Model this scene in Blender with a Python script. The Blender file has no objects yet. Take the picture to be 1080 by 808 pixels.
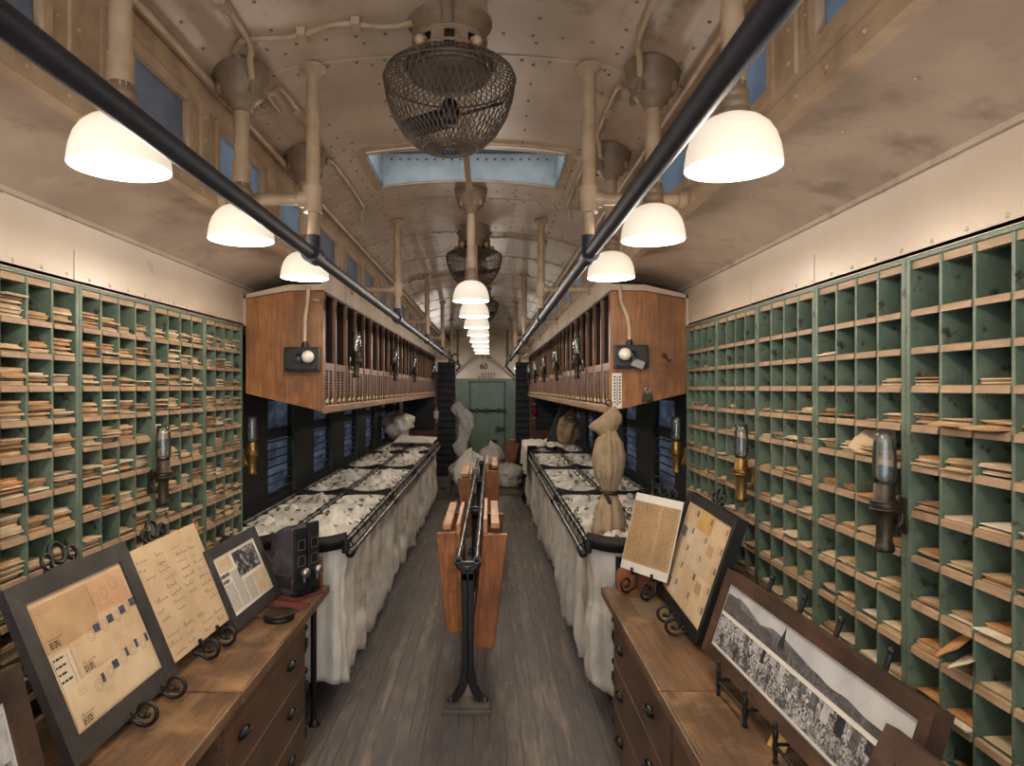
import bpy, bmesh, math, random
from math import pi, sin, cos, sqrt
from mathutils import Vector, Matrix, noise

S = bpy.context.scene
COL = S.collection
H = 1.80                      # eye height; heights below are often given relative to it

# ------------------------------------------------------------------ camera, world, exposure
cam_data = bpy.data.cameras.new('camera')
cam_data.sensor_width = 36.0
cam_data.lens = 24.0
cam_data.shift_x = 24 / 1080
cam_data.shift_y = 5 / 1080
cam_data.clip_start = 0.05
cam_data.clip_end = 100
cam = bpy.data.objects.new('camera', cam_data)
COL.objects.link(cam)
cam.location = (0, 0, H)
cam.rotation_euler = (pi / 2, 0, 0)
S.camera = cam

S.view_settings.view_transform = 'Standard'
S.view_settings.look = 'None'
S.view_settings.gamma = 1.0
S.view_settings.use_curve_mapping = False
S.view_settings.exposure = 0.6
WORLD_STRENGTH = 1.7
LAMP_POWER = 4.4
SHADE_OUT = 0.40
SHADE_IN = 6.0
LAMP_COLOR = (1.0, 0.90, 0.80)

w = bpy.data.worlds.new('daylight')
S.world = w
w.use_nodes = True
bg = w.node_tree.nodes['Background']
bg.inputs['Color'].default_value = (0.76, 0.80, 0.86, 1)
bg.inputs['Strength'].default_value = WORLD_STRENGTH
try:
    S.cycles.use_denoising = True
    S.cycles.max_bounces = 8
    S.cycles.diffuse_bounces = 5
    S.cycles.transparent_max_bounces = 12
    S.cycles.caustics_reflective = False
    S.cycles.caustics_refractive = False
    S.cycles.sample_clamp_indirect = 4.0
except Exception:
    pass

# ------------------------------------------------------------------ helpers
def lin(v):
    v /= 255.0
    return v / 12.92 if v <= 0.04045 else ((v + 0.055) / 1.055) ** 2.4

def rgb(r, g, b):
    return (lin(r), lin(g), lin(b), 1.0)

def tag(o, label=None, cat=None, group=None, kind=None):
    if label: o['label'] = label
    if cat: o['category'] = cat
    if group: o['group'] = group
    if kind: o['kind'] = kind
    return o

def thing(name, label, cat, loc, group=None):
    o = bpy.data.objects.new(name, None)
    o.empty_display_size = 0.05
    COL.objects.link(o)
    o.location = loc
    return tag(o, label, cat, group)

def copy_tree(o, parent=None):
    c = o.copy()
    COL.objects.link(c)
    if parent: c.parent = parent
    for ch in list(o.children):
        copy_tree(ch, c)
    return c

def world_loc(o):
    v = Vector((0, 0, 0))
    while o:
        v += Vector(o.location)
        o = o.parent
    return v

class MB:
    """collects shapes in world space; build() links them as ONE mesh object"""
    def __init__(self, M=None):
        self.v = []; self.f = []; self.m = []; self.s = []
        self.M = M or Matrix()
    def add(self, vs, fs, m=0, smooth=False, M=None):
        b = len(self.v)
        X = self.M @ M if M is not None else self.M
        self.v += [X @ Vector(p) for p in vs]
        for f in fs:
            self.f.append([b + i for i in f]); self.m.append(m); self.s.append(smooth)
        return self
    def box(self, x0, x1, y0, y1, z0, z1, m=0, M=None):
        x0, x1 = min(x0, x1), max(x0, x1); y0, y1 = min(y0, y1), max(y0, y1); z0, z1 = min(z0, z1), max(z0, z1)
        vs = [(x0,y0,z0),(x1,y0,z0),(x1,y1,z0),(x0,y1,z0),(x0,y0,z1),(x1,y0,z1),(x1,y1,z1),(x0,y1,z1)]
        fs = [(0,3,2,1),(4,5,6,7),(0,1,5,4),(1,2,6,5),(2,3,7,6),(3,0,4,7)]
        return self.add(vs, fs, m, False, M)
    def quad(self, a, b, c, d, m=0, smooth=False):
        return self.add([a, b, c, d], [(0, 1, 2, 3)], m, smooth)
    def prism(self, poly, axis, a0, a1, m=0):
        """poly: 2-D outline; axis 'y' -> (x,z) outline run along y; 'x' -> (y,z); 'z' -> (x,y)"""
        n = len(poly)
        def P(p, a):
            return (p[0], a, p[1]) if axis == 'y' else (a, p[0], p[1]) if axis == 'x' else (p[0], p[1], a)
        vs = [P(p, a0) for p in poly] + [P(p, a1) for p in poly]
        fs = [tuple(range(n)), tuple(range(2*n-1, n-1, -1))]
        fs += [(i, i+n, (i+1) % n + n, (i+1) % n) for i in range(n)]
        return self.add(vs, fs, m)
    def tube(self, pts, r, n=10, m=0, caps=True, closed=False):
        pts = [Vector(p) for p in pts]
        k = len(pts)
        rs = r if isinstance(r, (list, tuple)) else [r] * k
        vs = []; fs = []
        prev = None
        for i, p in enumerate(pts):
            if closed: t = pts[(i+1) % k] - pts[i-1]
            else: t = pts[min(i+1, k-1)] - pts[max(i-1, 0)]
            if t.length < 1e-9: t = Vector((0, 0, 1))
            t.normalize()
            if prev is None:
                a = Vector((0, 0, 1)) if abs(t.z) < 0.9 else Vector((1, 0, 0))
                nx = t.cross(a).normalized()
            else:
                nx = (prev - t * prev.dot(t))
                nx = nx.normalized() if nx.length > 1e-6 else t.orthogonal().normalized()
            prev = nx
            ny = t.cross(nx)
            for j in range(n):
                a = 2 * pi * j / n
                vs.append(p + (nx * cos(a) + ny * sin(a)) * rs[i])
        for i in range(k if closed else k - 1):
            i2 = (i + 1) % k
            for j in range(n):
                j2 = (j + 1) % n
                fs.append((i*n+j, i*n+j2, i2*n+j2, i2*n+j))
        self.add(vs, fs, m, True)
        if caps and not closed:
            self.add(vs[:n], [tuple(range(n-1, -1, -1))], m)
            self.add(vs[-n:], [tuple(range(n))], m)
        return self
    def lathe(self, prof, c=(0, 0, 0), n=24, m=0, M=None, smooth=True, sx=1, sy=1, closed=False, caps=True):
        """prof: (radius, height) pairs about the z axis through c"""
        vs = []; fs = []
        for (r, z) in prof:
            for j in range(n):
                a = 2 * pi * j / n
                vs.append((c[0] + r*cos(a)*sx, c[1] + r*sin(a)*sy, c[2] + z))
        k = len(prof)
        for i in range(k if closed else k - 1):
            i2 = (i + 1) % k
            for j in range(n):
                j2 = (j + 1) % n
                fs.append((i*n+j, i*n+j2, i2*n+j2, i2*n+j))
        if not closed and caps:
            if prof[0][0] > 1e-5: fs.append(tuple(range(n-1, -1, -1)))
            if prof[-1][0] > 1e-5: fs.append(tuple((k-1)*n + j for j in range(n)))
        return self.add(vs, fs, m, smooth, M)
    def ball(self, c, r, n=12, m=0, sz=1.0):
        k = max(5, n // 2)
        prof = [(r * sin(pi * i / k), -r * sz * cos(pi * i / k)) for i in range(k + 1)]
        prof[0] = (1e-6, prof[0][1]); prof[-1] = (1e-6, prof[-1][1])
        return self.lathe(prof, c, n, m)
    def ring(self, c, R, r, axis=(0, 0, 1), n=20, k=8, m=0):
        ax = Vector(axis).normalized()
        a = ax.orthogonal().normalized(); b = ax.cross(a)
        pts = [Vector(c) + (a * cos(2*pi*i/n) + b * sin(2*pi*i/n)) * R for i in range(n)]
        return self.tube(pts, r, k, m, closed=True)
    def grid(self, nu, nv, fn, m=0, smooth=True):
        vs = [fn(i / nu, j / nv) for j in range(nv + 1) for i in range(nu + 1)]
        fs = [(j*(nu+1)+i, j*(nu+1)+i+1, (j+1)*(nu+1)+i+1, (j+1)*(nu+1)+i) for j in range(nv) for i in range(nu)]
        return self.add(vs, fs, m, smooth)
    def rivet(self, p, nrm, r=0.008, m=0):
        nrm = Vector(nrm).normalized(); a = nrm.orthogonal().normalized(); b = nrm.cross(a)
        vs = []
        for rr, hh in ((1, 0), (0.75, 0.55)):
            for j in range(6):
                t = 2*pi*j/6
                vs.append(Vector(p) + (a*cos(t) + b*sin(t))*r*rr + nrm*r*hh)
        vs.append(Vector(p) + nrm*r*0.8)
        fs = [(j, (j+1) % 6, (j+1) % 6 + 6, j + 6) for j in range(6)] + [(6+j, 6+(j+1) % 6, 12) for j in range(6)]
        return self.add(vs, fs, m, True)
    def build(self, name, mats, parent=None, origin=None, bevel=0, fix=True, segs=2):
        if not isinstance(mats, (list, tuple)): mats = [mats]
        if parent is not None: base = world_loc(parent); off = base
        elif origin is not None: off = Vector(origin)
        else: off = Vector((0, 0, 0))
        me = bpy.data.meshes.new(name)
        me.from_pydata([p - off for p in self.v], [], self.f)
        for mt in mats: me.materials.append(mt)
        me.polygons.foreach_set('material_index', self.m)
        me.polygons.foreach_set('use_smooth', self.s)
        if fix:
            bm = bmesh.new(); bm.from_mesh(me)
            bmesh.ops.recalc_face_normals(bm, faces=bm.faces)
            bm.to_mesh(me); bm.free()
        me.update()
        o = bpy.data.objects.new(name, me)
        COL.objects.link(o)
        if parent is not None: o.parent = parent
        elif origin is not None: o.location = off
        if bevel:
            b = o.modifiers.new('edge', 'BEVEL'); b.width = bevel; b.segments = segs; b.limit_method = 'ANGLE'
        return o

def structure(mb, name, mats, **k):
    return tag(mb.build(name, mats, **k), kind='structure')

# ------------------------------------------------------------------ materials
def nodes(name):
    m = bpy.data.materials.new(name); m.use_nodes = True
    nt = m.node_tree; nt.nodes.clear()
    out = nt.nodes.new('ShaderNodeOutputMaterial')
    return m, nt, out

def N(nt, t, **kw):
    n = nt.nodes.new(t)
    for k, v in kw.items():
        if k in n.inputs: n.inputs[k].default_value = v
        else: setattr(n, k, v)
    return n

def coords(nt, space='Object', scale=(1, 1, 1)):
    tc = N(nt, 'ShaderNodeTexCoord')
    mp = N(nt, 'ShaderNodeMapping'); mp.inputs['Scale'].default_value = scale
    nt.links.new(tc.outputs[space], mp.inputs['Vector'])
    return mp.outputs['Vector']

def noise_fac(nt, vec, scale, detail=4, lo=0.35, hi=0.65, rough=0.55):
    n = N(nt, 'ShaderNodeTexNoise', Scale=scale, Detail=detail, Roughness=rough)
    nt.links.new(vec, n.inputs['Vector'])
    mr = N(nt, 'ShaderNodeMapRange'); mr.inputs[1].default_value = lo; mr.inputs[2].default_value = hi
    nt.links.new(n.outputs['Fac'], mr.inputs[0])
    return mr.outputs[0]

def mixc(nt, fac, a, b):
    mx = N(nt, 'ShaderNodeMix', data_type='RGBA')
    for sock, val in ((mx.inputs[0], fac), (mx.inputs[6], a), (mx.inputs[7], b)):
        if hasattr(val, 'links') or isinstance(val, bpy.types.NodeSocket): nt.links.new(val, sock)
        else: sock.default_value = val
    return mx.outputs[2]

def bump(nt, bsdf, fac, strength, dist=0.01):
    b = N(nt, 'ShaderNodeBump', Strength=strength, Distance=dist)
    nt.links.new(fac, b.inputs['Height']); nt.links.new(b.outputs['Normal'], bsdf.inputs['Normal'])

def paint(name, c1, c2, rough=0.55, scale=6, metal=0.0, c3=None, s3=14, lo3=0.62, hi3=0.7, bmp=0.0, bscale=60, spec=0.5, sc=(1, 1, 1), lo=0.35, hi=0.65):
    """two mottled tones, optional third tone showing in worn patches"""
    m, nt, out = nodes(name)
    p = N(nt, 'ShaderNodeBsdfPrincipled', Roughness=rough, Metallic=metal)
    p.inputs['Specular IOR Level'].default_value = spec
    v = coords(nt, 'Object', sc)
    c = mixc(nt, noise_fac(nt, v, scale, lo=lo, hi=hi), c1, c2)
    if c3: c = mixc(nt, noise_fac(nt, v, s3, 6, lo3, hi3, 0.65), c, c3)
    nt.links.new(c, p.inputs['Base Color'])
    if bmp: bump(nt, p, noise_fac(nt, v, bscale, 3, 0.2, 0.8), bmp)
    nt.links.new(p.outputs[0], out.inputs[0])
    return m

def wood(name, c1, c2, c3, axis='y', scale=9, stretch=14, rough=0.45, wear=None, wlo=0.55, whi=0.75, bmp=0.15, spec=0.4):
    m, nt, out = nodes(name)
    p = N(nt, 'ShaderNodeBsdfPrincipled', Roughness=rough)
    p.inputs['Specular IOR Level'].default_value = spec
    st = {'x': (1/stretch, 1, 1), 'y': (1, 1/stretch, 1), 'z': (1, 1, 1/stretch)}[axis]
    v = coords(nt, 'Object', tuple(a * 1.0 for a in st))
    g = noise_fac(nt, v, scale * 5, 8, 0.35, 0.68, 0.7)
    c = mixc(nt, g, c1, c2)
    v2 = coords(nt, 'Object', (1, 1, 1))
    c = mixc(nt, noise_fac(nt, v2, 3.0, 4, 0.4, 0.72), c, c3)
    if wear: c = mixc(nt, noise_fac(nt, v2, 4.5, 6, wlo, whi, 0.65), c, wear)
    nt.links.new(c, p.inputs['Base Color'])
    if bmp: bump(nt, p, g, bmp, 0.004)
    nt.links.new(p.outputs[0], out.inputs[0])
    return m

def flat(name, c, rough=0.7, metal=0.0, spec=0.4):
    m, nt, out = nodes(name)
    p = N(nt, 'ShaderNodeBsdfPrincipled', Roughness=rough, Metallic=metal); p.inputs['Base Color'].default_value = c
    p.inputs['Specular IOR Level'].default_value = spec
    nt.links.new(p.outputs[0], out.inputs[0])
    return m

def clear_glass(name, tint=(0.93, 0.95, 0.95, 1), amount=0.14, haze=0.0):
    m, nt, out = nodes(name)
    tr = N(nt, 'ShaderNodeBsdfTransparent'); tr.inputs[0].default_value = tint
    gl = N(nt, 'ShaderNodeBsdfGlossy', Roughness=0.08)
    fr = N(nt, 'ShaderNodeFresnel', IOR=1.45)
    mr = N(nt, 'ShaderNodeMath', operation='ADD'); mr.inputs[1].default_value = amount
    nt.links.new(fr.outputs[0], mr.inputs[0])
    mx = N(nt, 'ShaderNodeMixShader')
    nt.links.new(mr.outputs[0], mx.inputs[0]); nt.links.new(tr.outputs[0], mx.inputs[1]); nt.links.new(gl.outputs[0], mx.inputs[2])
    last = mx
    if haze:
        df = N(nt, 'ShaderNodeBsdfDiffuse'); df.inputs[0].default_value = rgb(205, 205, 200)
        m2 = N(nt, 'ShaderNodeMixShader'); m2.inputs[0].default_value = haze
        nt.links.new(mx.outputs[0], m2.inputs[1]); nt.links.new(df.outputs[0], m2.inputs[2]); last = m2
    nt.links.new(last.outputs[0], out.inputs[0])
    return m

def frosted(name, c1, c2, scale=2.0, gloss=0.06, stretch=(1, 1, 1), lo=0.35, hi=0.65):
    """dirty pane lit through by the daylight outside"""
    m, nt, out = nodes(name)
    tl = N(nt, 'ShaderNodeBsdfTranslucent')
    v = coords(nt, 'Object', stretch)
    nt.links.new(mixc(nt, noise_fac(nt, v, scale, 5, lo, hi), c1, c2), tl.inputs[0])
    gl = N(nt, 'ShaderNodeBsdfGlossy', Roughness=0.15)
    mx = N(nt, 'ShaderNodeMixShader'); mx.inputs[0].default_value = gloss
    nt.links.new(tl.outputs[0], mx.inputs[1]); nt.links.new(gl.outputs[0], mx.inputs[2])
    nt.links.new(mx.outputs[0], out.inputs[0])
    return m

def emit(name, c, s, dark=None):
    m, nt, out = nodes(name)
    p = N(nt, 'ShaderNodeBsdfPrincipled', Roughness=0.25)
    p.inputs['Base Color'].default_value = dark or c
    p.inputs['Emission Color'].default_value = c; p.inputs['Emission Strength'].default_value = s
    nt.links.new(p.outputs[0], out.inputs[0])
    return m

M = {}
CREAM1, CREAM2, CREAM3 = rgb(208, 188, 166), rgb(182, 160, 138), rgb(112, 94, 78)
M['cream'] = paint('cream_paint', CREAM1, CREAM2, 0.38, 2.2, c3=CREAM3, s3=5, lo3=0.58, hi3=0.80, bmp=0.04, bscale=8, spec=0.5)
M['cream_wall'] = paint('cream_wall_paint', rgb(202, 187, 168), rgb(186, 169, 150), 0.35, 1.6, c3=rgb(140, 116, 94), s3=6, lo3=0.66, hi3=0.85, bmp=0.03, bscale=6)
M['cream_pipe'] = paint('cream_pipe_paint', rgb(196, 172, 142), rgb(168, 142, 114), 0.42, 9, c3=rgb(100, 80, 62), s3=24, lo3=0.64, hi3=0.76)
M['cream_dirty'] = paint('grimy_cream_paint', rgb(150, 128, 104), rgb(120, 100, 80), 0.45, 7, c3=rgb(70, 57, 46), s3=18, lo3=0.6, hi3=0.75)
M['cream_deck'] = paint('shaded_deck_paint', rgb(180, 162, 144), rgb(152, 134, 118), 0.42, 2.6, c3=rgb(104, 90, 78), s3=4, lo3=0.55, hi3=0.78, bmp=0.04, bscale=8)  # cream darkened to carry the lower deck's shade, plus patches of grime
M['basket'] = paint('brown_wire', rgb(100, 86, 72), rgb(74, 63, 53), 0.5, 14)
M['rail'] = paint('dark_blue_rail_paint', rgb(44, 48, 60), rgb(32, 35, 44), 0.55, 12, c3=rgb(70, 66, 66), s3=30, lo3=0.66, hi3=0.78)
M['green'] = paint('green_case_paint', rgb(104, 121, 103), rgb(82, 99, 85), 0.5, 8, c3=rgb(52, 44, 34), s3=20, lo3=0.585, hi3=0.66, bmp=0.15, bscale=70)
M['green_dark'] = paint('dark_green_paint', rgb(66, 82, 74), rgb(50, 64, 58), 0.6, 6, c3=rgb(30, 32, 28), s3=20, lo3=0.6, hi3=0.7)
M['green_door'] = paint('green_door_paint', rgb(98, 118, 106), rgb(84, 104, 93), 0.5, 3, c3=rgb(48, 58, 50), s3=9, lo3=0.62, hi3=0.8)
M['shelf_wood'] = wood('bare_shelf_wood', rgb(184, 156, 126), rgb(150, 124, 98), rgb(132, 108, 86), 'y', 10, 10, 0.6, wear=rgb(100, 76, 56), wlo=0.62, whi=0.8)
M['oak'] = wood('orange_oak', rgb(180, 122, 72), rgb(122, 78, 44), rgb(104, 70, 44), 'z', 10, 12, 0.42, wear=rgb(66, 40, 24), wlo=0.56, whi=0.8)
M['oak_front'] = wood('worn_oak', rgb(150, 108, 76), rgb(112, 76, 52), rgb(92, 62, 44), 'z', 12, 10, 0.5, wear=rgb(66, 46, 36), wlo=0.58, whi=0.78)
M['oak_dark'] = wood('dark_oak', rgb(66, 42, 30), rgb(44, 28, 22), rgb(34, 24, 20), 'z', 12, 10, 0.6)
M['oak_sill'] = wood('pale_oak_sill', rgb(176, 138, 104), rgb(140, 104, 76), rgb(120, 88, 64), 'y', 12, 12, 0.5)
M['counter'] = wood('worn_counter_wood', rgb(138, 108, 80), rgb(84, 62, 45), rgb(76, 60, 48), 'y', 8, 16, 0.38, wear=rgb(166, 134, 98), wlo=0.52, whi=0.72)
M['counter_edge'] = wood('rubbed_edge_wood', rgb(150, 118, 88), rgb(104, 78, 56), rgb(82, 62, 47), 'y', 8, 16, 0.4)
M['chest'] = wood('brown_drawer_wood', rgb(122, 90, 66), rgb(84, 60, 45), rgb(72, 54, 42), 'y', 8, 14, 0.42, wear=rgb(60, 38, 28), wlo=0.58, whi=0.8)
M['leaf_wood'] = wood('orange_pine', rgb(182, 116, 66), rgb(122, 74, 42), rgb(104, 66, 42), 'z', 9, 10, 0.42, wear=rgb(74, 44, 28), wlo=0.56, whi=0.72)
M['pale_pine'] = wood('pale_pine', rgb(204, 158, 120), rgb(178, 130, 96), rgb(160, 114, 84), 'y', 9, 12, 0.5)
M['brown_frame'] = wood('dark_walnut', rgb(108, 82, 66), rgb(76, 57, 46), rgb(60, 47, 41), 'y', 9, 8, 0.42, wear=rgb(40, 28, 24), wlo=0.52, whi=0.72)
M['door_wood'] = wood('reddish_door_wood', rgb(132, 80, 52), rgb(100, 58, 38), rgb(84, 50, 36), 'x', 9, 12, 0.45)
M['black_frame'] = paint('charcoal_frame_paint', rgb(62, 60, 60), rgb(46, 45, 46), 0.5, 10, c3=rgb(86, 84, 82), s3=20, lo3=0.62, hi3=0.85)
M['black'] = paint('black_iron', rgb(26, 25, 26), rgb(17, 17, 18), 0.42, 14, c3=rgb(58, 54, 52), s3=30, lo3=0.66, hi3=0.8)
M['strap'] = paint('black_leather', rgb(24, 23, 24), rgb(16, 15, 17), 0.6, 9, c3=rgb(46, 42, 40), s3=22, lo3=0.62, hi3=0.8)
M['rack_pipe'] = paint('worn_rack_pipe', rgb(52, 48, 46), rgb(34, 32, 32), 0.36, 10, metal=0.35, c3=rgb(120, 106, 96), s3=16, lo3=0.6, hi3=0.78)
M['bright_pipe'] = paint('polished_steel_pipe', rgb(120, 114, 110), rgb(84, 80, 78), 0.3, 10, metal=0.8, c3=rgb(48, 45, 44), s3=16, lo3=0.58, hi3=0.72)
M['wall_dark'] = paint('blackish_wall_paint', rgb(34, 36, 38), rgb(24, 26, 29), 0.5, 3, c3=rgb(52, 56, 54), s3=6, lo3=0.62, hi3=0.85)
M['rib'] = paint('black_shutter_paint', rgb(28, 29, 33), rgb(19, 20, 23), 0.55, 4, c3=rgb(44, 45, 48), s3=8, lo3=0.6, hi3=0.8)
M['canvas'] = paint('white_canvas', rgb(238, 235, 228), rgb(216, 211, 201), 0.85, 5, c3=rgb(132, 122, 106), s3=4, lo3=0.58, hi3=0.82, bmp=0.35, bscale=16, spec=0.1)
M['canvas_grey'] = paint('soiled_canvas', rgb(228, 224, 216), rgb(200, 195, 184), 0.85, 5, c3=rgb(112, 104, 92), s3=4, lo3=0.56, hi3=0.8, bmp=0.35, bscale=16, spec=0.1)
M['canvas_tan'] = paint('tan_canvas', rgb(172, 153, 126), rgb(138, 120, 97), 0.85, 7, c3=rgb(104, 86, 64), s3=6, lo3=0.56, hi3=0.8, bmp=0.4, bscale=20, spec=0.1)
M['eyelet'] = flat('dull_brass_eyelet', rgb(84, 74, 64), 0.45, 0.6)
M['steel'] = flat('steel', rgb(170, 168, 164), 0.3, 0.9)
M['brass'] = paint('tarnished_brass', rgb(150, 118, 66), rgb(112, 86, 48), 0.38, 16, metal=0.75, c3=rgb(56, 44, 30), s3=24, lo3=0.58, hi3=0.75)
M['bronze'] = paint('dark_bronze', rgb(78, 68, 56), rgb(50, 44, 38), 0.4, 16, metal=0.5, c3=rgb(28, 25, 23), s3=24, lo3=0.56, hi3=0.75)
M['glass'] = clear_glass('clear_chimney_glass', amount=0.04, haze=0.05)
M['acrylic'] = clear_glass('clear_acrylic', amount=0.16, haze=0.05)
M['pane'] = frosted('window_pane', rgb(118, 124, 133), rgb(76, 79, 86), 3.0, stretch=(1, 1, 2.2), gloss=0.05)
M['deck_pane_blue'] = frosted('bluish_deck_pane', rgb(146, 154, 161), rgb(128, 137, 145), 3.0)
M['deck_pane_grey'] = frosted('grey_deck_pane', rgb(134, 135, 138), rgb(112, 113, 116), 3.0)
M['blue'] = paint('pale_blue_paint', rgb(168, 178, 180), rgb(140, 151, 156), 0.5, 7, c3=rgb(90, 96, 100), s3=12, lo3=0.64, hi3=0.8)
M['blue_edge'] = paint('dark_blue_paint', rgb(92, 112, 128), rgb(66, 80, 92), 0.5, 7)  # darker blue for the well's top strip and rivets
M['floor_plate'] = paint('tan_floor_cover', rgb(150, 132, 108), rgb(126, 110, 90), 0.6, 4)
M['white'] = flat('white_card', rgb(226, 224, 218), 0.6)
M['porcelain'] = flat('porcelain_white', rgb(228, 224, 212), 0.25)
M['cream_knob'] = flat('cream_knob', rgb(206, 190, 160), 0.4)
M['ink'] = flat('ink', rgb(48, 44, 42), 0.8)
M['ink_soft'] = flat('faded_ink', rgb(128, 112, 94), 0.8)
M['ink_brown'] = flat('brown_ink', rgb(92, 64, 40), 0.8)
M['stamp_blue'] = paint('blue_stamp', rgb(84, 90, 108), rgb(40, 44, 60), 0.7, 160, lo=.45, hi=.55)
M['stamp_dull'] = paint('dull_stamp', rgb(150, 134, 118), rgb(104, 92, 84), 0.7, 160, lo=.45, hi=.55)
M['stamp_rose'] = paint('rose_stamp', rgb(184, 140, 120), rgb(150, 106, 92), 0.7, 160, lo=.45, hi=.55)
M['red_plate'] = flat('maroon_plate', rgb(112, 62, 60), 0.5)
M['red'] = flat('red_glass', rgb(150, 40, 38), 0.3)
M['machine'] = paint('purple_grey_metal', rgb(108, 101, 112), rgb(70, 65, 76), 0.4, 14, metal=0.3, c3=rgb(146, 128, 122), s3=9, lo3=0.55, hi3=0.7)
M['machine_front'] = paint('dark_slate_metal', rgb(52, 58, 62), rgb(38, 42, 46), 0.4, 10, metal=0.3)
M['box_grey'] = paint('grey_crate_paint', rgb(104, 98, 90), rgb(82, 77, 70), 0.6, 6)
M['cardboard'] = paint('brown_board', rgb(150, 94, 60), rgb(122, 74, 46), 0.6, 6)
PAPER = []
for i, (a, b) in enumerate([((212,194,166),(182,162,134)), ((190,160,124),(162,130,98)), ((226,216,196),(200,188,164)), ((166,130,94),(136,104,76)), ((204,182,152),(174,150,120)), ((198,146,96),(166,118,76))]):
    PAPER.append(paint('envelope_paper_%d' % i, rgb(*a), rgb(*b), 0.8, 9, spec=0.15))
for i, (a, b) in enumerate([((214,192,160),(198,174,142)), ((194,166,130),(176,148,112)), ((222,202,172),(208,186,154)), ((214,180,118),(198,162,100)), ((220,208,188),(202,188,166)), ((208,172,140),(194,156,124))]):
    M['pap%d' % i] = paint('mounted_paper_%d' % i, rgb(*a), rgb(*b), 0.8, 7, spec=0.15)

def floor_material():
    m, nt, out = nodes('worn_floor_planks')
    p = N(nt, 'ShaderNodeBsdfPrincipled', Roughness=0.5)
    v = coords(nt, 'Object', (1, 1, 1))
    br = N(nt, 'ShaderNodeTexBrick', Scale=1.0, offset=0.37)
    br.inputs['Mortar Size'].default_value = 0.0035; br.inputs['Brick Width'].default_value = 4.2; br.inputs['Row Height'].default_value = 0.083
    br.inputs['Color1'].default_value = rgb(124, 118, 112); br.inputs['Color2'].default_value = rgb(106, 101, 98); br.inputs['Mortar'].default_value = rgb(52, 48, 46)
    rot = N(nt, 'ShaderNodeMapping'); rot.inputs['Rotation'].default_value = (0, 0, pi / 2)
    nt.links.new(v, rot.inputs['Vector']); nt.links.new(rot.outputs[0], br.inputs['Vector'])
    v2 = coords(nt, 'Object', (1, 0.10, 1))
    g = noise_fac(nt, v2, 46, 6, 0.35, 0.66, 0.7)
    c = mixc(nt, g, br.outputs['Color'], rgb(80, 76, 75))
    v3 = coords(nt, 'Object', (1, 0.35, 1))
    c = mixc(nt, noise_fac(nt, v3, 3.2, 5, 0.46, 0.66), c, rgb(84, 84, 90))
    c = mixc(nt, noise_fac(nt, v2, 14.0, 6, 0.54, 0.74), c, rgb(146, 136, 124))
    nt.links.new(c, p.inputs['Base Color'])
    bump(nt, p, g, 0.15, 0.004)
    nt.links.new(p.outputs[0], out.inputs[0])
    return m
M['floor'] = floor_material()
# ------------------------------------------------------------------ the car: shell
XL, XR = -1.43, 1.158            # faces of the letter cases and the cream panels above them
WL, WR = -1.66, 1.39             # window walls
CX = (XL + XR) / 2
DL, DR = -0.99, 0.725            # clerestory sides
Y0, Y1 = -1.6, 16.0

def arch(x):
    u = x - (DL + DR) / 2
    return H + 1.215 - 0.14*u*u - 0.08*u**6

b = MB(); b.box(WL - .05, WR + .05, Y0, Y1 + .1, -0.06, 0.0)
structure(b, 'floor', M['floor'])

# window walls: one window each 1.35 m beyond the letter cases
WIN = [(5.12 + 1.35*k, 5.83 + 1.35*k) for k in range(6)]
WZ0, WZ1 = H - 0.86, H - 0.06
for side, x in (('left', WL), ('right', WR)):
    o = -0.06 if side == 'left' else 0.06
    b = MB()
    ys = [Y0] + [a for w_ in WIN for a in w_] + [Y1]
    for i in range(0, len(ys), 2):
        b.box(x, x + o, ys[i], ys[i+1], 0, H + .36)
    for (a, c) in WIN:
        b.box(x, x + o, a, c, 0, WZ0); b.box(x, x + o, a, c, WZ1, H + .36)
    structure(b, 'wall_' + side, M['wall_dark'])
    # cream panel above the letter cases, carried on over the cabinets
    b = MB(); xi = XL if side == 'left' else XR
    b.box(xi, xi + o * .5, Y0, Y1, H + .3595, H + .62)
    b.box(xi, x + o, Y0, Y1, H + .362, H + .372)
    sgn = 1 if side == 'left' else -1
    y = 1.0
    while y < 4.0:
        b.rivet((xi, y, H + .385), (sgn, 0, 0), .0075); y += .131
    for yy in ((2.43, 3.02) if side == 'right' else (2.35,)):
        b.box(xi, xi + sgn*.003, yy, yy + .055, H + .37, H + .475)
    structure(b, 'trim_cream_panel_' + side, M['cream_wall'])

nwin = 0
for side, x in (('left', WL), ('right', WR)):
    s = 1 if side == 'left' else -1
    for k, (a, c) in enumerate(WIN):
        nwin += 1
        r = bpy.data.objects.new('window_%d' % nwin, None); COL.objects.link(r); r.location = (x, (a+c)/2, WZ0); r['kind'] = 'structure'
        b = MB()
        xx = x - s*.055
        b.box(xx, xx + s*.04, a, a + .045, WZ0, WZ1); b.box(xx, xx + s*.04, c - .045, c, WZ0, WZ1)
        b.box(xx, xx + s*.039, a + .0451, c - .0451, WZ0, WZ0 + .04); b.box(xx, xx + s*.039, a + .0451, c - .0451, WZ1 - .04, WZ1)
        b.box(xx, xx + s*.037, a + .0451, c - .0451, H - .40, H - .32)
        b.build('window_frame', M['wall_dark'], r)
        b = MB(); b.box(xx - s*.002, xx + s*.004, a + .03, c - .03, WZ0 + .02, WZ1 - .02)
        b.build('pane', M['pane'], r)
        b = MB()
        b.box(x - s*.01, x + s*.012, c - .075, c - .03, WZ0, WZ1)
        b.build('jamb_strip', M['green_dark'], r)
        for q in range(7):
            z = WZ0 + .06 + q*.064
            MB().tube([(x - s*.005, a - .01, z), (x - s*.005, c + .01, z)], .0065, 6).build('guard_rod', M['black'], r)

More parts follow.
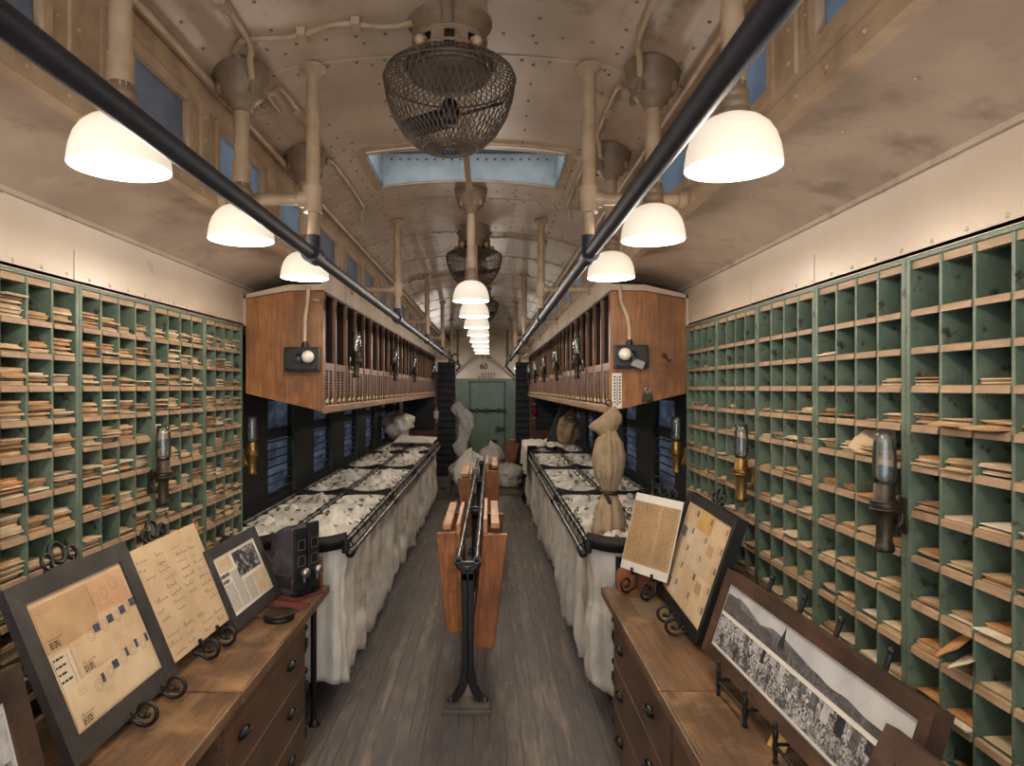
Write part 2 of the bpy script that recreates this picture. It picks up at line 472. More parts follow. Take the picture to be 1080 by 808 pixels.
# upper ceiling with the ventilator opening
HX0, HX1, HY0, HY1 = -.62, .385, 3.40, 3.99
xs = sorted(set([DL + (DR - DL)*i/20 for i in range(21)] + [HX0, HX1]))
ysr = [Y0, HY0, HY1, Y1 + .1]
b = MB()
for j in range(3):
    for i in range(len(xs) - 1):
        xm = (xs[i] + xs[i+1]) / 2
        if j == 1 and HX0 < xm < HX1: continue
        b.add([(xs[i], ysr[j], arch(xs[i])), (xs[i+1], ysr[j], arch(xs[i+1])), (xs[i+1], ysr[j+1], arch(xs[i+1])), (xs[i], ysr[j+1], arch(xs[i]))], [(0, 1, 2, 3)], 0, True)
def down(x):
    u = x - (DL + DR)/2
    return Vector((-(.28*u + .48*u**5), 0, -1))
SEAMS = [.62 + .94*k for k in range(17)]
for y in SEAMS:                                         # plate laps and their rivets
    n = 24
    for i in range(n):
        xa = DL + (DR - DL)*i/n; xb = DL + (DR - DL)*(i+1)/n
        b.add([(xa, y - .022, arch(xa) - .001), (xb, y - .022, arch(xb) - .001), (xb, y - .022, arch(xb) - .005), (xa, y - .022, arch(xa) - .005),
               (xa, y + .022, arch(xa) - .001), (xb, y + .022, arch(xb) - .001), (xb, y + .022, arch(xb) - .005), (xa, y + .022, arch(xa) - .005)],
              [(0, 1, 2, 3), (3, 2, 6, 7), (4, 7, 6, 5)], 0)
    for i in range(1, 17):
        x = DL + (DR - DL)*i/17
        if HY0 - .1 < y < HY1 + .1 and HX0 - .05 < x < HX1 + .05: continue
        b.rivet((x, y, arch(x) - .005), down(x), .0075, 1)
        if y < 7: b.rivet((x + .03, y - .17, arch(x + .03)), down(x), .0075, 1)
for x in (DL + .06, DL + .28, CX - .3, CX + .3, DR - .28, DR - .06):
    y = .3
    while y < 12:
        if not (HY0 - .05 < y < HY1 + .05 and HX0 - .05 < x < HX1 + .05):
            b.rivet((x, y, arch(x)), down(x), .0075, 1)
        y += .16 if y < 6 else .3
structure(b, 'ceiling', [M['cream'], M['cream_dirty']], fix=False)

# ventilator well: pale blue sides, daylight comes down behind its near lip
b = MB()
zt = H + 1.39
b.quad((HX0, HY0, arch(HX0) - .02), (HX0, HY1, arch(HX0) - .02), (HX0, HY1, zt), (HX0, HY0, zt))
b.quad((HX1, HY0, arch(HX1) - .02), (HX1, HY1, arch(HX1) - .02), (HX1, HY1, zt), (HX1, HY0, zt))
nseg = 12
for i in range(nseg):
    xa = HX0 + (HX1-HX0)*i/nseg; xb = HX0 + (HX1-HX0)*(i+1)/nseg
    b.quad((xa, HY1, arch(xa) - .002), (xb, HY1, arch(xb) - .002), (xb, HY1, zt), (xa, HY1, zt))
b.box(HX0, HX1, HY1 - .28, HY1, zt, zt + .01)
b.box(HX0, HX1, HY1 - .03, HY1, zt - .022, zt, 1)
for i in range(19):
    b.rivet((HX0 + .05 + (HX1-HX0-.1)*i/18, HY1, H + 1.335), (0, -1, 0), .008, 1)
structure(b, 'trim_ventilator_well', [M['blue'], M['blue_edge']], fix=False)
b = MB()
def lip(x0, x1, y0, y1):
    n = max(2, int((x1-x0)/.08))
    for i in range(n):
        xa = x0 + (x1-x0)*i/n; xb = x0 + (x1-x0)*(i+1)/n
        za, zb = arch(xa) - .009, arch(xb) - .009
        b.add([(xa,y0,za),(xb,y0,zb),(xb,y1,zb),(xa,y1,za),(xa,y0,za+.01),(xb,y0,zb+.01),(xb,y1,zb+.01),(xa,y1,za+.01)], [(0,1,2,3),(0,4,5,1),(3,2,6,7),(0,3,7,4),(1,5,6,2)], 0)
lip(HX0 - .05, HX1 + .05, HY0 - .05, HY0); lip(HX0 - .05, HX1 + .05, HY1, HY1 + .045)
lip(HX0 - .05, HX0, HY0, HY1); lip(HX1, HX1 + .05, HY0, HY1)
structure(b, 'trim_ventilator_lip', M['cream_pipe'], fix=False)

# lower deck ceilings and clerestory sides
ZS0, ZW0, ZW1 = H + .66, H + .755, H + .955
DW = [(1.745 + .73*k, 2.255 + .73*k) for k in range(-3, 19)]
for side, xd, xw in (('left', DL, XL), ('right', DR, XR)):
    s = 1 if side == 'left' else -1
    w_ = xw - xd
    prof = [(xw, H + .585), (xd + w_*.8, H + .622), (xd + w_*.55, H + .65), (xd + w_*.3, H + .664), (xd, ZS0)]
    b = MB()
    def deck(u, v):
        k = u*4; q = min(int(k), 3); f = k - q
        P = [prof[max(q-1, 0)], prof[q], prof[q+1], prof[min(q+2, 4)]]
        o = []
        for c_ in (0, 1):
            p0, p1, p2, p3 = (p[c_] for p in P)
            o.append(.5*(2*p1 + (p2 - p0)*f + (2*p0 - 5*p1 + 4*p2 - p3)*f*f + (3*p1 - p0 - 3*p2 + p3)*f**3))
        return (o[0], Y0 + (Y1 + .1 - Y0)*v, o[1])
    b.grid(24, 1, deck)
    b.box(xw, xw + s*.014, Y0, Y1, H + .575, H + .596)
    y = .8
    while y < 4:
        b.rivet((xw + s*.008, y, H + .575), (0, 0, -1), .006)
        b.rivet((xd + w_*.42, y + .05, H + .657), (0, 0, -1), .006); y += .30
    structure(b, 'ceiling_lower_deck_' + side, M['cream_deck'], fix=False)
    b = MB()
    xo = xd - s*.035
    b.box(xd, xo, Y0, Y1, ZS0 - .004, ZW0)
    b.box(xd, xo, Y0, Y1, ZW1, H + 1.10)
    b.box(xd + s*.006, xd, Y0, Y1, ZS0 - .004, ZS0 + .05)
    b.box(xd + s*.012, xd, Y0, Y1, H + .975, H + .99)
    b.box(xd + s*.02, xd, Y0, Y1, H + 1.055, H + 1.075)
    b.box(xd + s*.004, xd, Y0, Y1, ZW1 + .0125, ZW1 + .02)
    prev = Y0
    for (a, c) in DW:
        b.box(xd, xo, prev, a, ZW0, ZW1); prev = c
        b.box(xd + s*.010, xd, (a - .145), (a - .085), ZW0 - .02, ZW1 + .02)
        for zz in (ZW0 + .02, ZW0 + .1, ZW1 - .02):
            b.rivet((xd + s*.010, a - .115, zz), (s, 0, 0), .007); b.rivet((xd, a - .18, zz), (s, 0, 0), .006)
        for q in range(5):
            b.rivet((xd + s*.006, a + q*.146, ZS0 + .025), (s, 0, 0), .006)
    b.box(xd, xo, prev, Y1, ZW0, ZW1)
    structure(b, 'wall_clerestory_' + side, M['cream_pipe'])
    for k, (a, c) in enumerate(DW):
        nwin += 1
        r = bpy.data.objects.new('window_%d' % nwin, None); COL.objects.link(r); r.location = (xd, (a+c)/2, ZW0); r['kind'] = 'structure'
        f = MB()
        x2 = xd - s*.022
        f.box(xd + s*.008, x2, a - .012, a + .022, ZW0 - .012, ZW1 + .012); f.box(xd + s*.008, x2, c - .022, c + .012, ZW0 - .012, ZW1 + .012)
        f.box(xd + s*.0075, x2, a + .0221, c - .0221, ZW0 - .0119, ZW0 + .018); f.box(xd + s*.0075, x2, a + .0221, c - .0221, ZW1 - .018, ZW1 + .0119)
        f.build('window_frame', M['cream_pipe'], r)
        f = MB(); f.box(x2 + s*.008, x2 + s*.004, a + .01, c - .01, ZW0 + .005, ZW1 - .005)
        f.build('pane', M['deck_pane_blue'] if side == 'right' or k in (0, 1, 4, 5) else M['deck_pane_grey'], r)

# far end wall with its green door
b = MB()
b.box(WL, WR, Y1, Y1 + .08, H + .215, H + 1.3)
structure(b, 'wall_back', M['cream_wall'])
b = MB()
b.box(WL, WR, Y1 - .03, Y1 + .08, 0, H + .215); b.box(WL, WR, Y1 - .045, Y1, H + .185, H + .215)
structure(b, 'trim_green_dado', M['green_door'])
d = bpy.data.objects.new('door_1', None); COL.objects.link(d); d.location = (-.04, Y1 - .05, 0); d['kind'] = 'structure'
b = MB(); b.box(-.43, .34, Y1 - .055, Y1 - .02, 0.02, H + .115)
for (x, z) in [(-.22, .95), (.12, .95), (-.22, -.0), (.12, -.1), (-.22, .45), (.12, .45)]:
    b.rivet((x, Y1 - .055, .9 + z*.8), (0, -1, 0), .014)
b.build('door_leaf', M['green_door'], d)
b = MB()
for x0, x1, z0, z1 in ((-.47, -.43, 0, H + .15), (.34, .38, 0, H + .15), (-.47, .38, H + .115, H + .15)):
    b.box(x0, x1, Y1 - .06, Y1 - .025, z0, z1)
b.build('door_frame', M['green_dark'], d)
b = MB(); zb = H - .53
b.tube([(-.47, Y1 - .085, zb), (.40, Y1 - .085, zb)], .022, 8)
for x in (-.44, -.28, -.05, .22, .36): b.box(x - .03, x + .03, Y1 - .11, Y1 - .05, zb - .055, zb + .055)
b.build('sliding_bolt', M['black'], d)
b = MB(); b.box(.18, .36, Y1 - .09, Y1 - .055, H - 1.0, H - .93); b.box(.17, .22, Y1 - .10, Y1 - .055, H - 1.03, H - .91)
b.build('latch', M['black'], d)
b = MB(); b.box(-.03, .19, Y1 - .062, Y1 - .05, H - 1.28, H - 1.21)
b.build('letter_slot', M['black'], d)

# stencilled lettering on the end wall
def text_obj(txt, size, loc, rot, mat, name, parent=None, ext=.001):
    cu = bpy.data.curves.new(name, 'FONT'); cu.body = txt; cu.size = size; cu.align_x = 'CENTER'; cu.extrude = ext; cu.offset = .004
    cu.materials.append(mat)
    o = bpy.data.objects.new(name, cu); COL.objects.link(o)
    dg = bpy.context.evaluated_depsgraph_get()
    me = bpy.data.meshes.new_from_object(o.evaluated_get(dg))
    COL.objects.unlink(o); bpy.data.objects.remove(o)
    q = bpy.data.objects.new(name, me); COL.objects.link(q)
    q.location = loc; q.rotation_euler = rot
    return q
tag(text_obj('60', .18, (-.13, Y1 - .003, H + .44), (pi/2, 0, 0), M['ink'], 'stencil_number'), 'stencilled black number 60 on the cream end wall above the green door', 'lettering')
rs = random.Random(5)
for (x0, x1, z, hgt, step, lab) in ((-.17, .02, H + .70, .06, .055, 'worn dark stencil line above the number 60 on the end wall'), (-.25, .16, H + .30, .06, .07, 'upper worn stencil line under the number 60 on the end wall'), (-.25, .16, H + .23, .05, .06, 'lower worn stencil line just above the green dado of the end wall')):
    b = MB(); x = x0
    while x < x1:
        if rs.random() < .8:
            ww = step*rs.uniform(.4, .75)
            b.box(x, x + ww, Y1 - .003, Y1 + .001, z, z + hgt*rs.uniform(.25, .5)); b.box(x, x + ww*.35, Y1 - .003, Y1 + .001, z, z + hgt)
        x += step
    tag(b.build('stencil_lettering', M['ink']), lab, 'lettering')

# louvred partitions either side of the far aisle, and wood-framed glazed screens behind the racks
def partition(x0, x1, nm, lab):
    t = thing(nm, lab, 'partition', ((x0+x1)/2, 12.75, 0), 'black ribbed partitions')
    b = MB(); b.box(x0, x1, 12.62, 12.95, .14, H + .46); b.build('panel', M['rib'], t)
    z = .2
    bb = MB()
    while z < H + .44:
        bb.prism([(12.612, z), (12.62, z - .03), (12.62, z + .07), (12.614, z + .06)], 'x', x0, x1); z += .125
    bb.build('slat', M['rib'], t)
    b = MB(); b.box(x0 - .01, x1 + .01, 12.58, 12.97, 0, .14); b.build('plinth', M['box_grey'], t)
partition(-.955, -.63, 'shutter_partition', 'tall black ribbed partition on the left of the far aisle')
partition(.49, .75, 'shutter_partition', 'tall black ribbed partition on the right of the far aisle')
def screen(x0, x1, xs_, lab):
    t = thing('glazed_screen', lab, 'screen', ((x0+x1)/2, 12.7, 0), 'wood framed screens behind the racks')
    b = MB(); z0 = H - 1.0; z1 = H + .3
    for a in (x0, x1 - .09): b.box(a, a + .09, 12.66, 12.72, 0, z1)
    b.box(x0 + .09, x1 - .09, 12.66, 12.72, z0 - .9, z0 + .2)
    b.box(x0 + .09, x1 - .09, 12.66, 12.72, z1 - .08, z1)
    b.build('frame', M['door_wood'], t)
    b = MB(); b.box(x0 + .09, x1 - .09, 12.685, 12.695, z0 + .2, z1 - .08); b.build('dark_pane', M['wall_dark'], t)
    for k in range(9):
        z = z0 + .24 + k*.1
        MB().box(x0 + .09, x1 - .09, 12.665, 12.68, z, z + .05).build('louvre', M['rib'], t)
screen(-1.60, -.93, 0, 'wood framed louvred screen behind the far end of the left rack')
screen(.765, 1.36, 0, 'wood framed louvred screen behind the far end of the right rack')

# raised floor cover at the far end of the aisle
b = MB(); b.prism([(-.62, 11.45), (.50, 11.6), (.50, Y1 - .1), (-.62, Y1 - .1)], 'z', 0.0, .02)
tag(b.build('floor_cover', M['floor_plate'], origin=(0, 12.5, 0)), 'tan cover plate on the floor in front of the far green door', 'floor cover')

# ------------------------------------------------------------------ overhead rails, hangers, conduits
RX = {'left': -.645, 'right': .365}
RZ = H + .487
def hangrail(side):
    x = RX[side]; s = -1 if side == 'left' else 1
    t = thing('hand_rail', 'long dark blue overhead pipe rail on the %s side of the aisle' % side, 'rail', (x, 2, RZ), 'overhead pipe rails')
    b = MB(); b.tube([(x, -.9, RZ), (x, 15.3, RZ)], .0235, 16); b.tube([(x, 15.3, RZ), (x + s*.02, 15.34, RZ - .02), (x + s*.28, 15.6, RZ - .28)], .0235, 10)
    b.build('pipe', M['rail'], t)
    for y in (2.5, 4.8, 7.1, 9.4, 11.7, 14.0):
        c = MB(); c.tube([(x, y - .045, RZ), (x, y + .045, RZ)], .034, 14); c.tube([(x, y, RZ + .01), (x, y, RZ + .07)], .026, 12)
        c.build('clamp', M['rail'], t)
for side in ('left', 'right'): hangrail(side)
ORD = ['first', 'second', 'third', 'fourth', 'fifth', 'sixth', 'seventh', 'eighth', 'ninth', 'tenth', 'eleventh', 'twelfth', 'thirteenth', 'fourteenth', 'fifteenth', 'sixteenth', 'seventeenth', 'eighteenth', 'nineteenth', 'twentieth', 'twenty-first', 'twenty-second', 'twenty-third', 'twenty-fourth']
for side in ('left', 'right'):
    x = RX[side]; xw = DL if side == 'left' else DR; s = -1 if side == 'left' else 1
    for k, y in enumerate((2.5, 4.8, 7.1, 9.4, 11.7, 14.0)):
        zc = arch(x)
        t = thing('rail_hanger', '%s cream hanger post from the near end holding the %s pipe rail' % (ORD[k], side), 'hanger', (x, y, RZ + .07), 'cream rail hangers')
        b = MB(); b.tube([(x, y, RZ + .06), (x, y, RZ + .22)], .021, 12); b.tube([(x, y, RZ + .22), (x, y, zc - .004)], .0255, 12)
        b.build('post', M['cream_pipe'], t)
        b = MB(); b.lathe([(.027, -.03), (.032, -.024), (.046, -.012), (.052, -.008), (.052, .0)], (x, y, zc - .002), 16); b.build('flange', M['cream_pipe'], t)
        b = MB(); b.tube([(x, y, H + .64), (x, y, H + .735)], .034, 12); b.tube([(x, y, H + .69), (x + s*.05, y, H + .69)], .03, 10); b.build('tee_fitting', M['cream_pipe'], t)
        b = MB(); b.tube([(x + s*.04, y, H + .69), (xw + -s*.005, y, H + .69)], .0215, 10); b.tube([(xw - s*.035, y, H + .69), (xw - s*.007, y, H + .69)], .037, 12); b.build('side_arm', M['cream_pipe'], t)

def smooth_path(pts, k=5):
    P = [Vector(p) for p in pts]; out = []
    for i in range(len(P) - 1):
        p0, p1, p2, p3 = P[max(i-1, 0)], P[i], P[i+1], P[min(i+2, len(P)-1)]
        for q in range(k):
            t = q/k
            out.append(.5*((2*p1) + (p2 - p0)*t + (2*p0 - 5*p1 + 4*p2 - p3)*t*t + (3*p1 - p0 - 3*p2 + p3)*t*t*t))
    out.append(P[-1]); return out
def conduit(pts, r, label, clips=()):
    if len(pts) > 3: pts = smooth_path(pts)
    t = thing('conduit', label, 'conduit', pts[0], 'cream ceiling conduits')
    MB().tube(pts, r, 8).build('pipe', M['cream_pipe'], t)
    for p in clips:
        b = MB(); b.box(p[0] - .014, p[0] + .014, p[1] - .03, p[1] + .03, p[2] - .014, p[2] + .012); b.build('clip', M['cream_pipe'], t)
def onc(x, y, d=.017): return (x, y, arch(x) - d)

# ------------------------------------------------------------------ lamps
def emissive_shade():
    m, nt, out = nodes('opal_glass_lit')
    p = N(nt, 'ShaderNodeBsdfPrincipled', Roughness=0.22); p.inputs['Base Color'].default_value = rgb(236, 226, 208)
    p.inputs['Emission Color'].default_value = (1.0, .88, .70, 1); p.inputs['Emission Strength'].default_value = SHADE_OUT
    nt.links.new(p.outputs[0], out.inputs[0]); return m
M['shade_out'] = emissive_shade()
M['shade_in'] = emit('opal_glass_inside', (1.0, .90, .74, 1), SHADE_IN)
M['bulb'] = emit('lit_bulb', (1.0, .90, .74, 1), 6.0)
ZR = H + .52                     # height of the shade rims
def pendant(x, y, label, group, zr=ZR, power=1.0):
    zc = arch(x)
    t = thing('pendant_lamp', label, 'lamp', (x, y, zc), group)
    b = MB(); b.lathe([(.099, 0), (.102, -.006), (.099, -.012), (.092, -.055), (.084, -.085), (.076, -.092), (.077, -.104), (.06, -.118), (.040, -.135), (.036, -.155), (.03, -.157), (1e-5, -.157)], (x, y, zc + .004), 24)
    for a in range(4):
        b.tube([(x + cos(a*pi/2+.8)*.083, y + sin(a*pi/2+.8)*.083, zc - .08), (x + cos(a*pi/2+.8)*.083, y + sin(a*pi/2+.8)*.083, zc - .11)], .012, 8)
    b.build('ceiling_mount', M['cream_dirty'], t)
    b = MB(); b.tube([(x, y, zc - .15), (x, y, zr + .26)], .0265, 14); b.tube([(x, y, zr + .27), (x, y, zr + .19)], .031, 14); b.build('stem', M['cream_pipe'], t)
    b = MB(); b.lathe([(.031, .20), (.031, .185), (.036, .18), (.036, .165), (.033, .162), (.038, .155), (.038, .14), (.034, .137), (.041, .130), (.043, .112), (1e-5, .112)], (x, y, zr), 20); b.build('fitter', M['cream_dirty'], t)
    b = MB(); b.lathe([(.112, 0), (.1125, .004), (.111, .02), (.107, .045), (.099, .071), (.085, .094), (.066, .111), (.044, .121), (.040, .122)], (x, y, zr), 40, caps=False)
    b.lathe([(.1085, 0), (.1075, .02), (.1035, .045), (.0955, .069), (.082, .090), (.064, .106), (.044, .115)], (x, y, zr), 40, 1, caps=False)
    b.lathe([(.1085, 0), (.112, 0)], (x, y, zr), 40, 0, caps=False)
    b.build('shade', [M['shade_out'], M['shade_in']], t, fix=False)
    b = MB(); b.lathe([(1e-5, -.0), (.02, .004), (.03, .02), (.03, .036), (.02, .06), (.014, .085), (.014, .11)], (x, y, zr + .004), 16); b.build('bulb', M['bulb'], t)
    ld = bpy.data.lights.new('lamp_light', 'POINT'); ld.energy = LAMP_POWER*power; ld.color = LAMP_COLOR; ld.shadow_soft_size = .045
    lo = bpy.data.objects.new('lamp_light', ld); COL.objects.link(lo); lo.location = (0, 0, zr - .052 - zc); lo.parent = t
LX = {'left': -.875, 'right': .578}
for side in ('left', 'right'):
    for k, y in enumerate((-.9, -.05, .80, 1.62, 2.41, 3.24)):
        where = ('above the %s counter behind the viewer' % side) if k < 3 else ['beside the near end of the clerestory', 'midway along the letter cases', 'in front of the oak cabinet end'][k-3]
        pendant(LX[side], y, 'cream opal shade pendant lamp %s on the %s side' % (where, side) if k >= 3 else 'opal pendant lamp, %s of those %s' % (ORD[k], where), 'side pendant lamps')
LCX = -.112
for k in range(8):
    pendant(LCX, 4.18 + .92*k, '%s opal pendant lamp of the row along the middle of the ceiling' % ORD[k], 'centre pendant lamps', H + .53)

for nm, x in (('left', -.84), ('right', .64)):  # unseen lamp pair added behind the partitions to brighten the end wall
    pendant(x, 14.5, 'added unseen opal lamp beyond the %s black partition' % nm, 'added far end lamps', H + .40, 3.0)
# conduits linking the lamp mounts
for side in ('left', 'right'):
    x = LX[side]; s = 1 if side == 'left' else -1
    for k, (ya, yb) in enumerate(((.80, 1.62), (1.62, 2.41), (2.41, 3.24), (3.24, 4.4))):
        xi = x + s*.09
        pts = [(x + s*.06, ya + .07, arch(x) - .06), (x + s*.075, ya + .12, arch(x) - .03), onc(xi, ya + .2), onc(xi, yb - .2), (x + s*.075, yb - .13, arch(x) - .03), (x + s*.06, yb - .07, arch(x) - .06)]
        conduit(pts, .0115, '%s straight conduit between the %s lamp mounts' % (ORD[k], side), [onc(xi, (ya+yb)/2)])
for k, (x0, x1, y) in enumerate(((-.25, -.80, 2.24), (-.02, .40, 5.4), (-.11, -.80, 7.2))):
    n = 12; pts = []
    s = 1 if x1 > x0 else -1
    for i in range(n + 1):
        x = x0 + (x1 - x0)*i/n
        pts.append(onc(x, y + .02*sin(i*.9), .015))
    pts += [onc(x1 + s*.035, y + .02, .012), onc(x1 + s*.05, y + .06, .012), onc(x1 + s*.05, y + .3, .014), (x1 + s*.05, y + .52, arch(x1) - .03)]
    conduit(pts, .0105, '%s conduit crossing the ceiling from a fan' % ORD[k], [pts[4], pts[8]])
for side in ('left', 'right'):
    x = DL + .035 if side == 'left' else DR - .035
    conduit([(x, .3, H + 1.045), (x, 13.5, H + 1.045)], .012, 'long thin conduit along the top of the %s clerestory windows' % side)
conduit([(-.115, 3.2, H + 1.16), (-.115, 4.02, H + 1.14), (-.115, 4.10, H + 1.12)], .017, 'short conduit crossing the blue ventilator to the first middle lamp')

# ------------------------------------------------------------------ ceiling fans
def fan(x, y, lab):
    zc = arch(x); z0 = H + 1.055
    t = thing('ceiling_fan', lab, 'fan', (x, y, zc), 'caged ceiling fans')
    b = MB(); b.lathe([(.142, 0), (.142, -.012), (.122, -.018), (.122, -.06), (.126, -.065), (.126, -.075)], (x, y, zc + .005), 32); b.tube([(x, y - .12, zc - .05), (x, y - .155, zc - .02), (x, y - .2, zc - .006)], .02, 10); b.build('housing', M['cream_dirty'], t)
    b = MB(); zb = zc - .066
    b.lathe([(.125, 0), (.125, -.012), (.114, -.012), (.114, 0)], (x, y, zb), 32, closed=True); b.lathe([(.124, -.038), (.124, -.048), (.114, -.048), (.114, -.038)], (x, y, zb), 32, closed=True)
    b.lathe([(.126, -.082), (.13, -.095), (.114, -.095), (.114, -.082)], (x, y, zb), 32, closed=True)
    for k in range(10):
        a = 2*pi*k/10 + .05
        b.box(-.005, .005, -.022, .022, -.09, 0, M=Matrix.Translation((x + .118*cos(a), y + .118*sin(a), zb)) @ Matrix.Rotation(a, 4, 'Z'))
    b.build('vent_ring', M['cream_dirty'], t)
    b = MB(); b.lathe([(1e-5, 0), (.10, 0), (.10, -.09), (.135, -.10), (.13, -.115), (.085, -.125), (.07, -.15), (.035, -.16), (1e-5, -.165)], (x, y, zb), 24); b.build('motor', M['basket'], t)
    b = MB()
    for k in range(2):
        a = pi*k - .62; R = Matrix.Translation((x, y, H + .90)) @ Matrix.Rotation(a, 4, 'Z') @ Matrix.Rotation(.45, 4, 'X')
        b.box(.02, .19, -.034, .044, -.005, .005, 0, R)
    b.lathe([(1e-5, -.02), (.03, -.018), (.035, .02), (.02, .06), (1e-5, .06)], (x, y, H + .90), 14)
    b.build('blade', M['black'], t)
    # woven wire basket
    prof = [(.135, .018), (.19, .006), (.214, -.012), (.219, -.035), (.210, -.09), (.192, -.145), (.160, -.20), (.118, -.242), (.090, -.256), (.03, -.266)]
    b = MB(); n = 58
    def pt(i, j, d):
        f = j/(len(prof)*2 - 2); k = f*(len(prof) - 1); k0 = min(int(k), len(prof) - 2); u = k - k0
        r = prof[k0][0]*(1-u) + prof[k0+1][0]*u; z = prof[k0][1]*(1-u) + prof[k0+1][1]*u
        a = 2*pi*(i + d*j*.5)/n
        return (x + r*cos(a), y + r*sin(a), z0 + z)
    m_ = len(prof)*2 - 2
    for i in range(n):
        for d in (1, -1):
            b.tube([pt(i, j, d) for j in range(m_ + 1)], 0.0019, 3, caps=False)
    b.ring((x, y, z0 - .03), .219, .004, n=36, k=6); b.ring((x, y, z0 + .016), .137, .006, n=30, k=6); b.ring((x, y, z0 - .256), .090, .003, n=24, k=5)
    b.build('wire_basket', M['basket'], t, fix=False)
    for a in (.25, 2.9, -.9, -2.2):
        c = MB(); c.ball((x + .15*cos(a), y + .15*sin(a), z0 + .045), .018, 10); c.tube([(x + .125*cos(a), y + .125*sin(a), z0 + .06), (x + .15*cos(a), y + .15*sin(a), z0 + .045), (x + .155*cos(a), y + .155*sin(a), z0 + .005)], .009, 8)
        c.build('basket_lug', M['cream_pipe'], t)
fan(-.132, 2.28, 'large ceiling fan in a wire basket in front of the blue ventilator')
fan(-.118, 5.35, 'ceiling fan in a wire basket just behind the first middle lamp')
fan(-.105, 8.35, 'small looking ceiling fan in a wire basket hidden behind the middle lamps')
# ------------------------------------------------------------------ counters and chests of drawers
CT = H - 1.056                   # counter top
CE = {'left': -.855, 'right': .592}
CHX = {'left': -.875, 'right': .612}
def counter(side, y0, y1, label):
    xe = CE[side]; xc = XL if side == 'left' else XR; s = 1 if side == 'left' else -1
    t = thing('counter_top', label, 'counter', ((xe+xc)/2, (y0+y1)/2, CT - .04), 'wooden counters')
    b = MB(); b.box(xe - s*.012, xc - s*.2, y0, y1, CT - .042, CT)
    b.build('board', M['counter'], t, bevel=.004)
    b = MB(); b.box(xe, xe - s*.012, y0, y1, CT - .044, CT - .001); b.build('front_edge', M['counter_edge'], t, bevel=.004)
def chest(side, y0, y1, far_end, label, pulls):
    xf = CHX[side]; xb = XL if side == 'left' else XR; s = 1 if side == 'left' else -1
    t = thing('drawer_chest', label, 'chest of drawers', ((xf+xb)/2, (y0+y1)/2, 0), 'chests of drawers under the counters')
    b = MB(); b.box(xf - s*.02, xb, y0, y1, 0.03, CT - .045); b.box(xf - s*.05, xb, y0 + .01, y1 - .01, 0, .03); b.build('carcass', M['chest'], t, bevel=.003)
    zs = [CT - .05, H - 1.34, H - 1.55, H - 1.762]
    for k in range(3):
        dr = MB().box(xf - s*.03, xf, y0 + .006, y1 - .006, zs[k+1] + .002, zs[k] - .002).build('drawer', M['chest'], t, bevel=.003)
        zc = H - 1.225 - .212*k
        for y in pulls:
            h = MB()
            h.lathe([(.030, 0), (.029, .006), (.024, .014), (.014, .02), (1e-5, .022)], (0, 0, 0), 16, 0, Matrix.Translation((xf, y, zc)) @ Matrix.Rotation(s*pi/2, 4, 'Y') @ Matrix.Diagonal((.7, 1.35, 1, 1)))
            h.tube([(xf + s*.004, y - .04, zc + .008), (xf + s*.022, y - .025, zc + .012), (xf + s*.028, y, zc + .012), (xf + s*.022, y + .025, zc + .012), (xf + s*.004, y + .04, zc + .008)], .006, 8)
            h.build('cup_pull', M['black'], dr)
    if far_end:
        for k in range(3):
            z = H - 1.20 - .205*k; y = y1 + .02
            c = MB()
            c.box(xf - s*.035, xf - s*.005, y1, y1 + .008, z - .075, z + .065)
            c.box(xf - s*.028, xf + s*.004, y1, y + .018, z - .045, z - .005)
            c.tube([(xf - s*.012, y, z - .01), (xf - s*.012, y, z + .05)], .008, 8); c.ring((xf - s*.012, y, z + .052), .014, .0055, (0, 1, 0), 14, 6)
            c.ball((xf - s*.012, y, z - .06), .013, 10)
            c.build('latch', M['rack_pipe'], t)
counter('left', 2.375, 3.66, 'worn brown counter top on the left holding the black stamp dispenser')
counter('left', -.6, 2.365, 'worn brown counter top on the left under the charcoal framed envelopes')
counter('right', 2.385, 3.62, 'worn brown counter top on the right under the tilted white manuscript sheet')
counter('right', -.6, 2.375, 'worn brown counter top on the right under the long panorama frame')
chest('left', 2.26, 3.25, True, 'three drawer wooden chest below the stamp dispenser counter', (2.42, 3.0))
chest('left', -.5, 1.86, False, 'wooden drawer chest near the viewer under the left counter', (.9, 1.6))
chest('right', 2.30, 3.36, True, 'three drawer wooden chest below the manuscript sheet on the right', (2.58, 3.17))
chest('right', .2, 2.285, False, 'wooden drawer chest under the right counter nearest the viewer', (.7, 1.75))
# kneehole back panel on the left
b = MB(); b.box(XL + .1, XL + .12, 1.86, 2.26, 0, CT - .045); structure(b, 'trim_kneehole_back', M['rail'])

